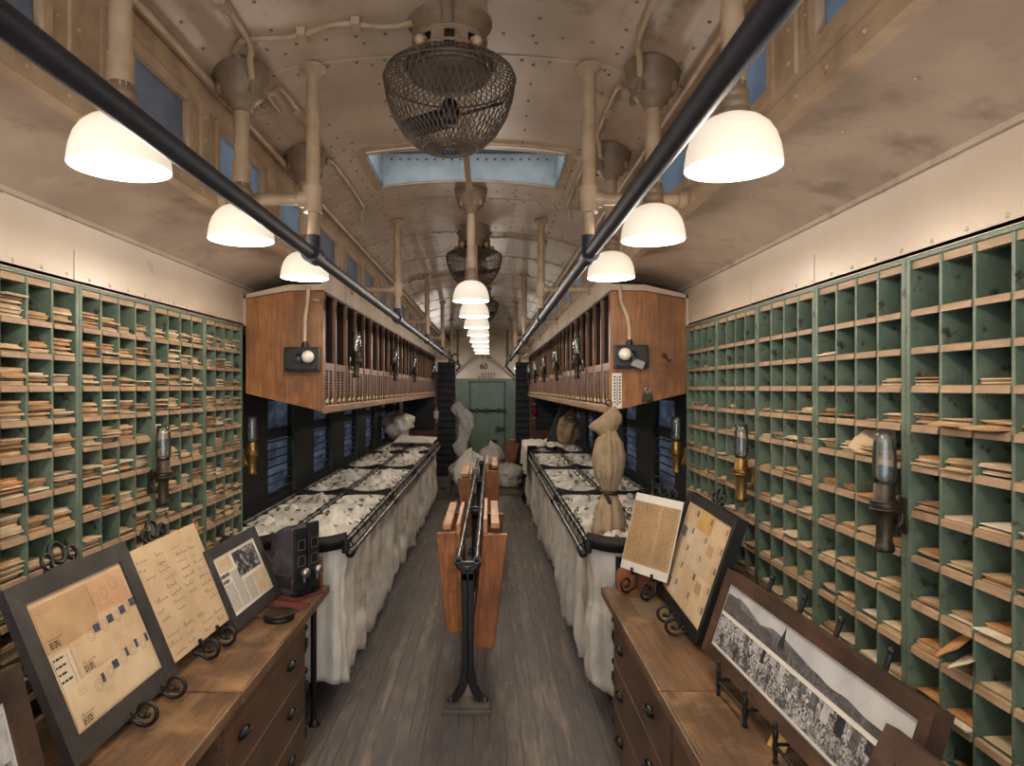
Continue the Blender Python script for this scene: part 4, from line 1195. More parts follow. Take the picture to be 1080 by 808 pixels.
# cinched tan pouch standing on the right rack, hung from the cabinet
def cinched_pouch():
    x, y = .69, 3.93
    t = thing('catcher_pouch', 'tan canvas pouch cinched in the middle standing upright on the right rack', 'pouch', (x, y, H - .845))
    r = random.Random(4)
    prof = [(.088, 0), (.086, .04), (.078, .10), (.062, .17), (.042, .225), (.036, .25), (.046, .275), (.074, .33), (.092, .40), (.092, .46), (.076, .53), (.050, .575), (.040, .60)]
    b = MB(); n = 60; vs = []; fs = []
    for j, (rr, z) in enumerate(prof):
        for i in range(n):
            a = 2*pi*i/n
            amp = .24*(1 - min(1, z/.26)) + .13 + .10*max(0, 1 - abs(z - .27)/.12) + .10*max(0, 1 - abs(z - .6)/.1)
            f = 1 + amp*(sin(7*a + 1) * .5 + sin(12*a + 2 + z*3)*.4 + sin(19*a)*.25) + .07*ns(cos(a)*2, sin(a)*2, z*6, 4)
            vs.append((x + rr*f*cos(a), y + rr*f*sin(a)*.8, H - .845 + z + .006*sin(5*a)*(1 - z)))
    k = len(prof)
    for j in range(k - 1):
        for i in range(n): fs.append((j*n+i, j*n+(i+1) % n, (j+1)*n+(i+1) % n, (j+1)*n+i))
    fs.append(tuple(range(n))); fs.append(tuple((k-1)*n + i for i in range(n)))
    b.add(vs, fs, 0, True)
    # folded-over head: a flap pointing to the aisle
    hd = [(.040, .585), (.046, .61), (.060, .622), (.066, .64), (.060, .662), (.042, .69), (.022, .722), (.006, .74)]
    vs = []; fs = []
    for j, (rr, z) in enumerate(hd):
        for i in range(n):
            a = 2*pi*i/n; f = 1 + .03*sin(5*a + j*.4) + .03*sin(9*a)
            off = (-.026*max(0, sin((z - .60)/.09*pi)) if z < .69 else 0) + .020*max(0, (z - .65)/.09)
            stretch = 1.45 if .605 < z < .668 else 1.25 if z < .7 else 1.0
            vs.append((x + off + .012*(z - .6)/.15 + rr*f*cos(a)*stretch, y + rr*f*sin(a)*.75, H - .845 + z + (.02*cos(a) if z < .68 else 0)))
    for j in range(len(hd) - 1):
        for i in range(n): fs.append((j*n+i, j*n+(i+1) % n, (j+1)*n+(i+1) % n, (j+1)*n+i))
    b.add(vs, fs, 0, True)
    b.build('sack', M['canvas_tan'], t, fix=True)
    b = MB(); b.ring((x, y, H - .845 + .245), .046, .012, (.1, .0, 1), 24, 8); b.tube([(x - .03, y - .042, H - .60), (x - .01, y - .05, H - .64), (x, y - .05, H - .66)], .010, 6); b.build('cinch_strap', M['bronze'], t)
    b = MB(); b.ring((x, y, H - .845 + .757), .017, .004, (0, 1, 0), 16, 6); b.build('hang_ring', M['black'], t)
cinched_pouch()

# sacks and oddments at the far end
def sack(name, label, x, y, z0, rx, ry, h, seed, mat='canvas', lean=(0, 0), neck=.25, group=None):
    t = thing(name, label, 'sack', (x, y, z0), group)
    n, k = 40, 18; vs = []; fs = []
    for j in range(k + 1):
        u = j/k
        r = (sin(pi*min(1, .08 + u*.62))**.55)*(1 if u < .72 else 1 - (u - .72)/.28*(1 - neck))
        if u < .06: r *= .75 + u*4
        if u > .84: r *= sqrt(max(.03, 1 - ((u - .84)/.16)**2))
        for i in range(n):
            a = 2*pi*i/n
            f = 1 + .5*ns(cos(a)*1.3, sin(a)*1.3, u*2.5, seed) + .10*sin(7*a + seed + 3*u)*(.3 + abs(u - .5)) + .45*(abs(ns(cos(a)*2.2, sin(a)*2.2, u*5, seed)) - .15) + .14*ns(cos(a)*5, sin(a)*5, u*10, seed)
            vs.append((x + rx*r*f*cos(a) + lean[0]*u*u, y + ry*r*f*sin(a) + lean[1]*u*u, z0 + h*u*(1 + .35*ns(cos(a)*1.2, sin(a)*1.2, 3, seed + 5)*u)))
    for j in range(k):
        for i in range(n): fs.append((j*n+i, j*n+(i+1) % n, (j+1)*n+(i+1) % n, (j+1)*n+i))
    fs.append(tuple(range(n-1, -1, -1))); fs.append(tuple(k*n + i for i in range(n)))
    MB().add(vs, fs, 0, True).build('canvas_body', M[mat], t)
    p = vs[(k-3)*n]; 
    if neck > .4: return
    b = MB(); zc = z0 + h*(k - 2.5)/k; uu = (k - 2.5)/k
    b.ring((x + lean[0]*uu*uu, y + lean[1]*uu*uu, zc), rx*(neck + .12), .012, (lean[0]*.5, lean[1]*.5, 1), 20, 6); b.build('tie_cord', M['canvas_grey'], t)
g = 'canvas sacks at the far end'
sack('canvas_sack', 'big white canvas sack slumped on the aisle floor beyond the folding table', -.40, 11.3, 0.02, .27, .24, .66, 3, 'canvas', (.12, 0), .45, g)
sack('canvas_sack', 'tall pale canvas sack standing in front of the green door', .0, 12.4, 0.02, .23, .2, .70, 7, 'canvas', (0, 0), .7, g)
sack('canvas_sack', 'low white canvas sack on the floor by the right partition', .34, 12.2, 0.02, .24, .2, .42, 12, 'canvas', (0, 0), .5, g)
def hung_sack():
    x, y = -.50, 12.50
    t = thing('hung_sack', 'white canvas sack hanging in folds on the left black partition edge', 'sack', (x, y, H - 1.25), g)
    b = MB(); n = 36
    path = [(-.62, H - .28, .05), (-.585, H - .34, .09), (-.50, H - .47, .13), (-.42, H - .60, .145), (-.40, H - .76, .13), (-.47, H - .90, .10), (-.53, H - 1.02, .115), (-.53, H - 1.16, .10), (-.49, H - 1.26, .06)]
    # resample smooth
    P = []
    for i in range(len(path) - 1):
        for q in range(4):
            f = q/4; P.append(tuple(path[i][j]*(1-f) + path[i+1][j]*f for j in range(3)))
    P.append(path[-1])
    vs = []; fs = []
    for j, (px_, pz, r) in enumerate(P):
        for i in range(n):
            a = 2*pi*i/n; f = 1 + .16*sin(4*a + j*.35) + .14*sin(7*a - j*.3) + .3*ns(cos(a)*2, sin(a)*2, j*.22, 9) + .2*(abs(ns(cos(a)*3, sin(a)*3, j*.3, 5)) - .2)
            vs.append((px_ + r*f*cos(a), y + .0 + r*.55*f*sin(a), pz + .03*cos(a)))
    for j in range(len(P) - 1):
        for i in range(n): fs.append((j*n+i, j*n+(i+1) % n, (j+1)*n+(i+1) % n, (j+1)*n+i))
    fs.append(tuple(range(n))); fs.append(tuple((len(P)-1)*n + i for i in range(n)))
    b.add(vs, fs, 0, True).build('canvas_body', M['canvas'], t)
    b = MB(); b.tube([(-.66, y + .1, H - .24), (-.63, y + .02, H - .25), (-.60, y, H - .30)], .012, 6); b.build('hanging_loop', M['canvas_grey'], t)
hung_sack()
# flat canvas cover and a stained sack on the far end of the left rack
t = thing('flat_cover', 'flat pale canvas cover lying over the far aisle end of the left rack', 'canvas cover', (-.95, 9.9, RZT + .03))
b = MB()
def cov(u, v):
    return (-1.32 + .54*u, 9.35 + .9*v, RZT + .075 + .012*ns(u*4, v*4, 1, 2) + .05*v*(1 - u))
b.grid(12, 14, cov); b.grid(12, 14, lambda u, v: tuple(a - (.012 if i == 2 else 0) for i, a in enumerate(cov(u, v))))
b.build('sheet', M['canvas'], t, fix=False)
sack('stained_sack', 'grey stained sack sitting on the far end of the left rack by the window', -1.42, 10.6, RZT + .02, .22, .16, .42, 17, 'canvas_grey', (-.02, 0), .8, g)
sack('leaning_sack', 'pointed tan sack propped on the far end of the right rack', 1.08, 9.4, RZT + .04, .15, .12, .44, 23, 'canvas_tan', (.06, 0), .2, g)
b = MB(Matrix.Translation((.86, 9.6, RZT + .02)) @ Matrix.Rotation(.38, 4, 'Y')); b.box(-.07, .07, -.015, .015, 0, .66)
tag(b.build('leaning_plank', M['wall_dark'], origin=(.86, 9.6, RZT)), 'dark plank leaning beside the pointed tan sack', 'plank')
t = thing('draped_canvas', 'crumpled white canvas draped over the far aisle end of the right rack', 'canvas', (.7, 9.4, RZT))
b = MB()
def drp(u, v):
    x = .50 + .46*u; z = RZT + .055 + .06*abs(ns(u*3, v*3, 0, 31)) + .03*ns(u*7, v*6, 0, 33)
    if u < .16:
        d = (.16 - u)/.16; z -= .36*d; x = .488 - .012*d + .02*sin(v*25)*d
    return (x, 8.75 + 1.45*v, z)
b.grid(26, 30, drp); b.build('sheet', M['canvas'], t, fix=False)
# small things beyond the racks
b = MB(); b.box(-.86, -.63, 11.0, 11.3, 0, .30); b.box(-.875, -.615, 10.985, 11.315, .30, .335); t = thing('grey_crate', 'small grey wooden crate on the floor at the end of the left rack', 'crate', (-.74, 11.15, 0)); b.build('crate_body', M['box_grey'], t, bevel=.006)
MB().box(-.80, -.69, 10.98, 10.995, .16, .20).build('hand_slot', M['black'], t)
b = MB(Matrix.Translation((.27, 12.45, .02)) @ Matrix.Rotation(-.14, 4, 'X') @ Matrix.Rotation(.20, 4, 'Y')); b.box(-.12, .12, -.02, .02, 0, .80); tag(b.build('brown_board', M['cardboard'], origin=(.27, 12.45, .02)), 'brown board leaning by the right partition in front of the green door', 'board')
b = MB(Matrix.Translation((.42, 12.9, .02)) @ Matrix.Rotation(.05, 4, 'Y')); b.box(-.07, .07, -.12, .12, 0, .80); tag(b.build('wooden_box', M['cardboard'], origin=(.42, 12.9, .02)), 'narrow brown wooden box standing behind the leaning board', 'box')
def wall_lamp(x, y, z, body, lab):
    t = thing('marker_lamp', lab, 'lantern', (x, y, z), 'marker lamps on the wood screens')
    b = MB(); b.lathe([(1e-5, .0), (.05, 0), (.05, .02), (.03, .03)], (x, y, z), 14); b.lathe([(.03, .21), (.045, .22), (.03, .26), (.012, .29), (1e-5, .31)], (x, y, z), 14); b.build('lantern_frame', M['steel'], t)
    b = MB(); b.lathe([(.03, .03), (.05, .06), (.055, .12), (.05, .18), (.03, .21)], (x, y, z), 16); b.build('lantern_globe', M[body], t)
    b = MB(); b.box(x - .03, x + .03, y + .03, 12.66, z - .02, z); b.build('bracket', M['steel'], t)
wall_lamp(.83, 12.58, H - .55, 'red', 'red marker lantern on the right wood framed screen')
wall_lamp(-.98, 12.58, H - .62, 'porcelain', 'grey marker lantern on the left wood framed screen')
sack('rope_bundle', 'dark knotted bundle on the floor at the end of the right rack', .60, 10.62, 0.0, .10, .12, .26, 41, 'bronze', (0, 0), .5, g)

# ------------------------------------------------------------------ folding table standing down the middle
def centre_table():
    t = thing('folding_table', 'black iron centre stand with twin pipe rails and hanging wooden leaves', 'table', (-.14, 5.8, 0))
    ya, yb = 3.80, 9.2
    zr = H - .955
    def xl(y): return -.172 + .03*(y - ya)/(yb - ya)
    def xr(y): return -.068 + .02*(y - ya)/(yb - ya)
    for fx in (xl, xr):
        b = MB(); b.tube([(fx(ya), ya, zr), (fx(yb), yb, zr)], .0185, 12)
        y = ya + .22
        while y < yb:
            b.tube([(fx(y), y, zr), (fx(y + .05), y + .05, zr)], .0235, 10); y += .42
        b.tube([(fx(ya), ya - .012, zr), (fx(ya), ya + .01, zr)], .0225, 14)
        b.lathe([(.0135, 0), (.0135, .012)], (0, 0, 0), 12, 1, Matrix.Translation((fx(ya), ya - .0125, zr)) @ Matrix.Rotation(pi/2, 4, 'X'))
        b.build('pipe_rail', [M['bright_pipe'], M['black']], t)
    for y in (3.83, 5.6, 7.4, 9.1):
        xc = (xl(y) + xr(y))/2
        p = MB()
        n = 12; pts = [(xc - .062*cos(pi*i/n), y, zr - .018 - .052*sin(pi*i/n)) for i in range(n + 1)]
        p.tube(pts, .015, 8); p.box(xc - .066, xc + .066, y - .012, y + .012, zr - .045, zr - .02)
        p.box(xc - .03, xc + .03, y - .02, y + .02, zr - .12, zr - .05); p.ball((xc, y - .022, zr - .062), .012, 10)
        p.build('yoke', M['black'], t)
        p = MB()
        for s in (-1, 1):
            pr = [(xc + s*.034, zr - .08), (xc + s*.032, .34), (xc + s*.036, .22), (xc + s*.05, .14), (xc + s*.085, .075), (xc + s*.115, .058), (xc + s*.115, .044), (xc + s*.06, .044), (xc + s*.022, .09), (xc, .15), (xc, zr - .08)]
            p.prism(pr if s > 0 else pr[::-1], 'y', y - .02, y + .02)
        p.box(xc - .012, xc + .012, y - .016, y + .016, .16, zr - .08); p.build('post', M['black'], t, bevel=.004)
        f = MB(); f.box(xc - .135, xc + .135, y - .075, y + .075, 0, .022); f.box(xc - .125, xc + .125, y - .06, y + .06, .022, .044)
        for s in (-1, 1): f.tube([(xc + s*.095, y - .03, .044), (xc + s*.095, y - .03, .075)], .009, 8)
        f.build('foot_plate', M['box_grey'], t, bevel=.004)
    # hanging wooden leaves: a broad end board, the leaf behind it and a pale top batten
    def leaf(xt0, xt1, xb0, xb1, zt, zb, y, ln, inner, batten):
        b = MB(); b.prism([(xt0, zt), (xt1, zt), (xb1, zb), (xb0, zb)], 'y', y, y + .045)
        lf = b.build('leaf_end_board', M['leaf_wood'], t, bevel=.006)
        it, ib = (xt1, xb1) if inner > 0 else (xt0, xb0)
        s = 1 if inner > 0 else -1
        b = MB(); b.prism([(it - s*.004, zt - .01), (it + s*.022, zt - .01), (ib + s*.022, zb + .01), (ib - s*.004, zb + .01)], 'y', y + .004, y + ln)
        b.build('leaf_board', M['leaf_wood'], t, bevel=.003)
        (p, q, za) = batten
        b = MB(); b.box(p, q, y + .05, y + ln, za - .03, za); b.build('batten', M['pale_pine'], t, bevel=.003)
        b = MB(); b.box(min(it, it + s*.02), max(it, it + s*.02), y + .06, y + ln, zt - .02, za + (.02 if inner < 0 else .0)); b.build('edge_strip', M['pale_pine'], t)
        b = MB(); b.prism([(xt0, zt - .03), (xt1, zt - .03), (xb1, zb + .02), (xb0, zb + .02)], 'y', y + ln - .04, y + ln); b.build('leaf_end_board', M['leaf_wood'], t, bevel=.006)
    leaf(-.312, -.196, -.250, -.180, H - .855, H - 1.445, 4.02, .85, 1, (-.278, -.228, H - .815))
    leaf(-.012, .105, -.080, .028, H - .845, H - 1.50, 3.93, .85, -1, (.01, .06, H - .79))
    leaf(-.300, -.190, -.245, -.185, H - .86, H - 1.42, 6.45, .9, 1, (-.28, -.2, H - .82))
    leaf(-.010, .105, -.03, .09, H - .85, H - 1.32, 7.0, .9, -1, (.03, .085, H - .80))
centre_table()
# ------------------------------------------------------------------ framed pieces, easels and small things on the counters
def plane_matrix(bl, br, tl):
    bl, br, tl = Vector(bl), Vector(br), Vector(tl)
    u = (br - bl); W = u.length; u.normalize()
    v = tl - bl; v -= u*v.dot(u); Ht = v.length; v.normalize()
    n = u.cross(v)
    m = Matrix((( u.x, v.x, n.x, bl.x), (u.y, v.y, n.y, bl.y), (u.z, v.z, n.z, bl.z), (0, 0, 0, 1)))
    return m, W, Ht
def frame_part(t, Mx, W, Ht, fw, d, mat, bevel=.004):
    """mitred frame; its front face stands at n = 0, its back at n = -d"""
    b = MB(Mx)
    o = [(0, 0), (W, 0), (W, Ht), (0, Ht)]; i = [(fw, fw), (W - fw, fw), (W - fw, Ht - fw), (fw, Ht - fw)]
    for k in range(4):
        k2 = (k + 1) % 4
        a, c, e, f = o[k], o[k2], i[k2], i[k]
        b.add([(a[0], a[1], 0), (c[0], c[1], 0), (e[0], e[1], -.004), (f[0], f[1], -.004), (a[0], a[1], -d), (c[0], c[1], -d), (e[0], e[1], -d), (f[0], f[1], -d)],
              [(0,1,2,3), (4,7,6,5), (0,4,5,1), (3,2,6,7)], 0)
    return b.build('frame', mat, t, fix=True)
def sheet(t, Mx, x0, y0, x1, y1, z, mat, name, th=.0012):
    b = MB(Mx); b.box(x0, x1, y0, y1, z - th, z)
    return b.build(name, mat, t)
def scribble(b, x, y, ln, hgt, z, r, th=.0011, m=0, slope=0.0):
    """one handwritten word as a thin ribbon lying on the sheet"""
    n = max(6, int(ln/.0042)); pts = []; yy = y + hgt*.4; xx = x
    big = r.randrange(0, 3)
    for i in range(n + 1):
        up = i % 2 == 0
        amp = hgt*(r.uniform(.7, 1.0) if i <= big or r.random() < .12 else r.uniform(.15, .5))
        yy = y + slope*ln*i/n + (amp if up else hgt*r.uniform(-.08, .12))
        pts.append((xx + (.0016 if up else -.0012), yy)); xx += ln/n
    for i in range(len(pts) - 1):
        (xa, ya), (xb, yb) = pts[i], pts[i+1]
        dx, dy = xb - xa, yb - ya; l = sqrt(dx*dx + dy*dy) or 1; ox, oy = -dy/l*th*.6, dx/l*th*.6
        b.add([(xa-ox, ya-oy, z), (xb-ox, yb-oy, z), (xb+ox, yb+oy, z), (xa+ox, ya+oy, z)], [(0,1,2,3)], m)
def postmark(b, x, y, R, z, m=0):
    n = 18
    for rr in (R, R*.62):
        for i in range(n):
            a0, a1 = 2*pi*i/n, 2*pi*(i+1)/n
            b.add([(x+rr*cos(a0), y+rr*sin(a0), z), (x+rr*cos(a1), y+rr*sin(a1), z), (x+(rr-.0012)*cos(a1), y+(rr-.0012)*sin(a1), z), (x+(rr-.0012)*cos(a0), y+(rr-.0012)*sin(a0), z)], [(0,1,2,3)], m)
def textlines(b, x0, x1, y0, y1, z, pitch, r, th=.4, m=0, ragged=.1):
    y = y1
    while y > y0:
        x = x0
        end = x1 - r.uniform(0, ragged)*(x1 - x0)
        while x < end:
            wd = min(r.uniform(.006, .022), end - x)
            b.add([(x, y - pitch*th, z), (x + wd, y - pitch*th, z), (x + wd, y, z), (x, y, z)], [(0,1,2,3)], m); x += wd + .003
        y -= pitch

def scroll_foot(b, Mx, u, zc, out=1.0):
    """iron volute that carries the picture's lower edge; runs out from the back of the picture to the counter"""
    n3 = (Mx.to_3x3() @ Vector((0, 0, 1))); nh = Vector((n3.x, n3.y, 0)).normalized()
    p0 = Mx @ Vector((u, 0, -.02))
    R = .046
    c = Vector((p0.x, p0.y, 0)) + nh*.068; c.z = zc + R + .0065
    pts = [Mx @ Vector((u, .12, -.03)), Mx @ Vector((u, .03, -.028)), p0 + Vector((0, 0, -.012))]
    lo = c + Vector((0, 0, -R)) 
    pts.append(Vector((p0.x, p0.y, 0))*1 + nh*.006 + Vector((0, 0, c.z - R*.55)))
    for i in range(27):
        a = -2.5 + i*.30
        rr = R*(1 - .028*i)
        pts.append(c + nh*(rr*cos(a)) + Vector((0, 0, rr*sin(a))))
    b.tube(pts, .0068, 8)
    e = pts[-1]; b.ball(e, .010, 10)
    tip = Mx @ Vector((u, .012, .016)); b.tube([Mx @ Vector((u, -.008, -.022)), Mx @ Vector((u, -.010, .008)), tip], .006, 8); b.ball(tip, .0085, 10)
def easel(Mx, W, Ht, zc, label, back, us=None, top=True, span=.1):
    ctr = Mx @ Vector((W/2, 0, -.02))
    t = thing('easel', label, 'easel', (ctr.x, ctr.y, zc), 'iron scroll easels')
    us = us or (W/2 - span, W/2 + span)
    for u in us:
        b = MB(); scroll_foot(b, Mx, u, zc); b.build('scroll_foot', M['black'], t, fix=False)
    b = MB()
    for u in us: b.tube([Mx @ Vector((u, .05, -.03)), Mx @ Vector((u + (W/2 - u)*.25, Ht*.6, -.032)), Mx @ Vector((u + (W/2 - u)*.55, Ht + .005, -.03))], .0065, 8)
    b.tube([Mx @ Vector((us[0], .1, -.034)), Mx @ Vector((us[1], .1, -.034))], .006, 8)
    b.build('upright', M['black'], t)
    if top:
        b = MB()
        nrm = (Mx.to_3x3() @ Vector((0, 0, 1)))
        b.ring(Mx @ Vector((W/2 - .005, Ht + .045, -.03)), .033, .0068, nrm, 22, 8)
        for s in (-1, 1):
            pts = []
            for i in range(20):
                a = -pi/2 + s*(.2) + i*.30*s; rr = .028*(1 - .018*i)
                pts.append(Mx @ Vector((W/2 + s*.058 + rr*cos(a)*1.0, Ht + .028 + rr*sin(a), -.03)))
            b.tube(pts, .0062, 8)
        b.tube([Mx @ Vector((W/2 - .085, Ht + .0, -.032)), Mx @ Vector((W/2 + .085, Ht + .0, -.032))], .006, 8)
        b.build('top_scroll', M['black'], t, fix=False)
    b = MB(); h0 = Mx @ Vector((W/2, Ht*.8, -.036)); b.tube([h0, Vector((back, h0.y, zc + .007))], .006, 8); b.build('rear_strut', M['black'], t)
    return t

BAR = H - 1.056
# --- charcoal frame with three rows of mounted envelopes (left)
Mx, W, Ht = plane_matrix((-1.118, 1.845, H - 1.027), (-1.108, 2.445, H - 1.027), (-1.318, 1.845, H - .548))
t = thing('picture_frame', 'large charcoal frame of postmarked envelopes on the left counter', 'framed envelopes', Mx.translation, 'framed pieces on the counters')
frame_part(t, Mx, W, Ht, .062, .026, M['black_frame'])
sheet(t, Mx, .05, .05, W - .05, Ht - .05, -.012, M['pap0'], 'mat_board', .008)
r = random.Random(2)
x0, x1, y0, y1 = .062, W - .062, .062, Ht - .062
hw, hh = x1 - x0, y1 - y0
def cover(name, a, c, b_, d, mat, z):
    return sheet(t, Mx, x0 + a*hw, y0 + b_*hh, x0 + c*hw, y0 + d*hh, z, mat, name)
e1 = cover('envelope', .03, .56, .60, .955, M['pap1'], -.0098)
e2 = cover('envelope', .57, .97, .68, .955, M['pap5'], -.0100)
e3 = cover('envelope', .22, .975, .335, .66, M['pap0'], -.0102)
e5 = cover('ticket', .02, .215, .31, .57, M['pap4'], -.0100)
e4 = cover('envelope', .03, .975, .02, .325, M['pap2'], -.0094)
def P(a, b_): return (x0 + a*hw, y0 + b_*hh)
b = MB(Mx)
for (a, c) in ((.60, .80), (.71, .82), (.83, .86)):
    q = MB(Mx); postmark(q, *P(a, c), .022, -.0090); q.build('postmark', M['ink_soft'], e2, fix=False)
textlines(b, P(.6, 0)[0], P(.78, 0)[0], P(0, .70)[1], P(0, .74)[1], -.0091, .006, r, .2)
b.build('address_print', M['ink_soft'], e2, fix=False)
b = MB(Mx); textlines(b, P(.06, 0)[0], P(.22, 0)[0], P(0, .89)[1], P(0, .92)[1], -.0090, .010, r, .15)
b.build('address_print', M['ink_soft'], e1, fix=False)
def sale(a, c, par, zz):
    b = MB(Mx); scribble(b, *P(a, c), .062, .012, zz, r, .0011); textlines(b, P(a, 0)[0], P(a + .10, 0)[0], P(0, c - .055)[1], P(0, c - .012)[1], zz, .007, r, .6); b.build('printed_cachet', M['ink'], par, fix=False)
sale(.06, .68, e1, -.0090); sale(.26, .40, e3, -.0094); sale(.08, .085, e4, -.0086)
for (par, z, spots) in ((e3, -.0094, ((.475, .565), (.635, .575), (.79, .588), (.925, .605))), (e4, -.0086, ((.37, .20), (.51, .235), (.68, .26), (.81, .275), (.94, .27)))):
    for k, (a, c) in enumerate(spots):
        wd, hg = (.030, .026) if par is e3 or k == 1 else (.014, .028)
        px_, py_ = P(a, c)
        sheet(par, Mx, px_, py_, px_ + wd, py_ + hg, z + .0006, M['stamp_blue'], 'stamp') if False else None
        b = MB(Mx); b.box(px_, px_ + wd, py_, py_ + hg, z - .0005, z + .0006); b.build('stamp', M['stamp_blue'], par)
        b = MB(Mx); postmark(b, px_ - .022, py_ + .002, .019, z); b.build('postmark', M['ink_soft'], par, fix=False)
    b = MB(Mx)
    for (a, c) in ((.62, .42), (.80, .46)) if par is e3 else ((.13, .22), (.35, .1)):
        textlines(b, P(a, 0)[0], P(a + .1, 0)[0], P(0, c)[1], P(0, c + .05)[1], z, .008, r, .15)
    b.build('address', M['ink_soft'], par, fix=False)
b = MB(Mx)
textlines(b, P(.04, 0)[0], P(.15, 0)[0], P(0, .33)[1], P(0, .55)[1], -.0094, .022, r, .3, 0, .4)
for a in (.03, .165, .205): b.box(P(a, 0)[0], P(a, 0)[0] + .001, P(0, .32)[1], P(0, .56)[1], -.0098, -.0094)
b.build('ticket_print', M['ink'], e5, fix=False)
easel(Mx, W, Ht, BAR, 'black iron scroll easel under the large charcoal frame of envelopes', -1.395, (.27, .46))

# --- tan signature sheet (left)
Mx, W, Ht = plane_matrix((-1.140, 2.47, H - 1.0), (-1.105, 2.935, H - .985), (-1.306, 2.47, H - .596))
t = thing('signature_board', 'tan sheet covered in handwritten signatures between two frames on the left', 'signature sheet', Mx.translation, 'framed pieces on the counters')
b = MB(Mx); b.box(0, W, 0, Ht, -.006, 0); b.build('board', M['pap0'], t)
r = random.Random(8)
for row in range(12):
    b = MB(Mx)
    for c in range(4):
        if r.random() < .16: continue
        x = .02 + c*.112 + r.uniform(-.01, .015); y = .022 + row*(Ht - .05)/12 + r.uniform(-.004, .004)
        wd = r.uniform(.035, .085)
        scribble(b, x, y, wd, .019, .0006, r, .0011, 0 if r.random() < .75 else 1)
        if r.random() < .5: scribble(b, x + .01, y - .008, wd*.7, .006, .0006, r, .0005, 1)
    b.build('signature_row', [M['ink'], M['ink_soft']], t, fix=False)
easel(Mx, W, Ht, BAR, 'black iron scroll easel under the tan signature sheet', -1.395, (.17, .31))

# --- charcoal frame with newspaper clipping (left)
Mx, W, Ht = plane_matrix((-1.072, 2.905, H - 1.035), (-1.048, 3.46, H - 1.035), (-1.217, 2.905, H - .70))
t = thing('picture_frame', 'charcoal frame with a newspaper clipping beside the stamp dispenser', 'framed clipping', Mx.translation, 'framed pieces on the counters')
frame_part(t, Mx, W, Ht, .05, .024, M['black_frame'])
sh = sheet(t, Mx, .045, .045, W - .045, Ht - .045, -.010, M['white'], 'page', .006)
def photo_material(name, kind):
    m, nt, out = nodes(name)
    p = N(nt, 'ShaderNodeBsdfPrincipled', Roughness=0.35)
    v = coords(nt, 'Object', (1, 1, 1))
    vo = N(nt, 'ShaderNodeTexVoronoi', Scale=150.0 if kind == 'crowd' else 90.0); nt.links.new(v, vo.inputs['Vector'])
    hv = N(nt, 'ShaderNodeSeparateColor'); nt.links.new(vo.outputs['Color'], hv.inputs[0])
    f2 = noise_fac(nt, v, 16 if kind != 'news' else 26, 6, .36, .64, .7)
    if kind == 'crowd':
        a = mixc(nt, hv.outputs[0], rgb(30, 30, 32), rgb(214, 214, 216)); c = mixc(nt, noise_fac(nt, v, 12, 5, .48, .66, .7), a, rgb(54, 54, 57))
    elif kind == 'city':
        a = mixc(nt, hv.outputs[0], rgb(70, 70, 72), rgb(130, 130, 132)); c = mixc(nt, f2, a, rgb(76, 76, 78))
    else:
        a = mixc(nt, hv.outputs[0], rgb(16, 16, 18), rgb(84, 84, 86)); c = mixc(nt, noise_fac(nt, v, 34, 6, .5, .6, .7), a, rgb(185, 185, 185))
    nt.links.new(c, p.inputs['Base Color']); nt.links.new(p.outputs[0], out.inputs[0])
    return m
M['ph_news'] = photo_material('newspaper_photo', 'news'); M['ph_crowd'] = photo_material('crowd_photo', 'crowd'); M['ph_city'] = photo_material('city_photo', 'city')
M['ph_sky'] = paint('photo_sky_tone', rgb(206, 208, 212), rgb(186, 188, 193), 0.35, 9); M['ph_hill'] = paint('photo_hill_tone', rgb(120, 122, 126), rgb(104, 106, 110), 0.35, 20)
M['ph_dark'] = paint('photo_dark_tone', rgb(62, 62, 64), rgb(44, 44, 46), 0.35, 40); M['ph_grey'] = paint('photo_grey_tone', rgb(120, 121, 124), rgb(80, 81, 84), 0.35, 60); M['ph_pale'] = paint('photo_pale_tone', rgb(196, 198, 202), rgb(160, 162, 166), 0.35, 30)
r = random.Random(9)
b = MB(Mx); b.box(W*.42, W - .075, Ht*.50, Ht - .065, -.0101, -.0094); b.build('printed_photo', M['ph_news'], sh)
for (a0, a1, c0, c1) in ((.075, W*.38, Ht*.66, Ht - .06), (W*.62, W - .06, .06, Ht*.46)):
    b = MB(Mx); b.box(a0, a1, c0, c1, -.0101, -.0092); cv = b.build('pasted_cover', M['pap2'], sh)
    b = MB(Mx); postmark(b, a1 - .03, c1 - .03, .02, -.0090); textlines(b, a0 + .02, a0 + .09, c0 + .02, c0 + .05, -.0090, .01, r, .2); b.build('postmark', M['ink_soft'], cv, fix=False)
b = MB(Mx)
textlines(b, .065, .15, Ht*.53, Ht*.64, -.0094, .026, r, .6, 0, .3)
b.build('headline', M['ink'], sh, fix=False)
b = MB(Mx)
for k in range(3): textlines(b, .065 + k*.095, .150 + k*.095, .065, Ht*(.5 if k == 0 else .62 if k == 1 else .45), -.0095, .0075, r, .45, 0, .05)
b.build('text_column', M['ink_soft'], sh, fix=False)
t = thing('acrylic_stand', 'clear plastic display stand under the newspaper clipping frame', 'display stand', (-1.03, 3.18, BAR), None)
for u in (.22, .36):
    b = MB(Mx); b.box(u - .004, u + .004, -.004, .03, -.05, -.026); b.build('back_prop', M['acrylic'], t)
    p = Mx @ Vector((u, 0, 0))
    b = MB(); b.prism([(p.x - .05, BAR), (p.x + .075, BAR), (p.x + .05, BAR + .02), (p.x + .045, BAR + .045), (p.x + .038, BAR + .045), (p.x + .03, BAR + .019), (p.x - .05, BAR + .018)], 'y', p.y - .006, p.y + .006); b.build('foot', M['acrylic'], t)

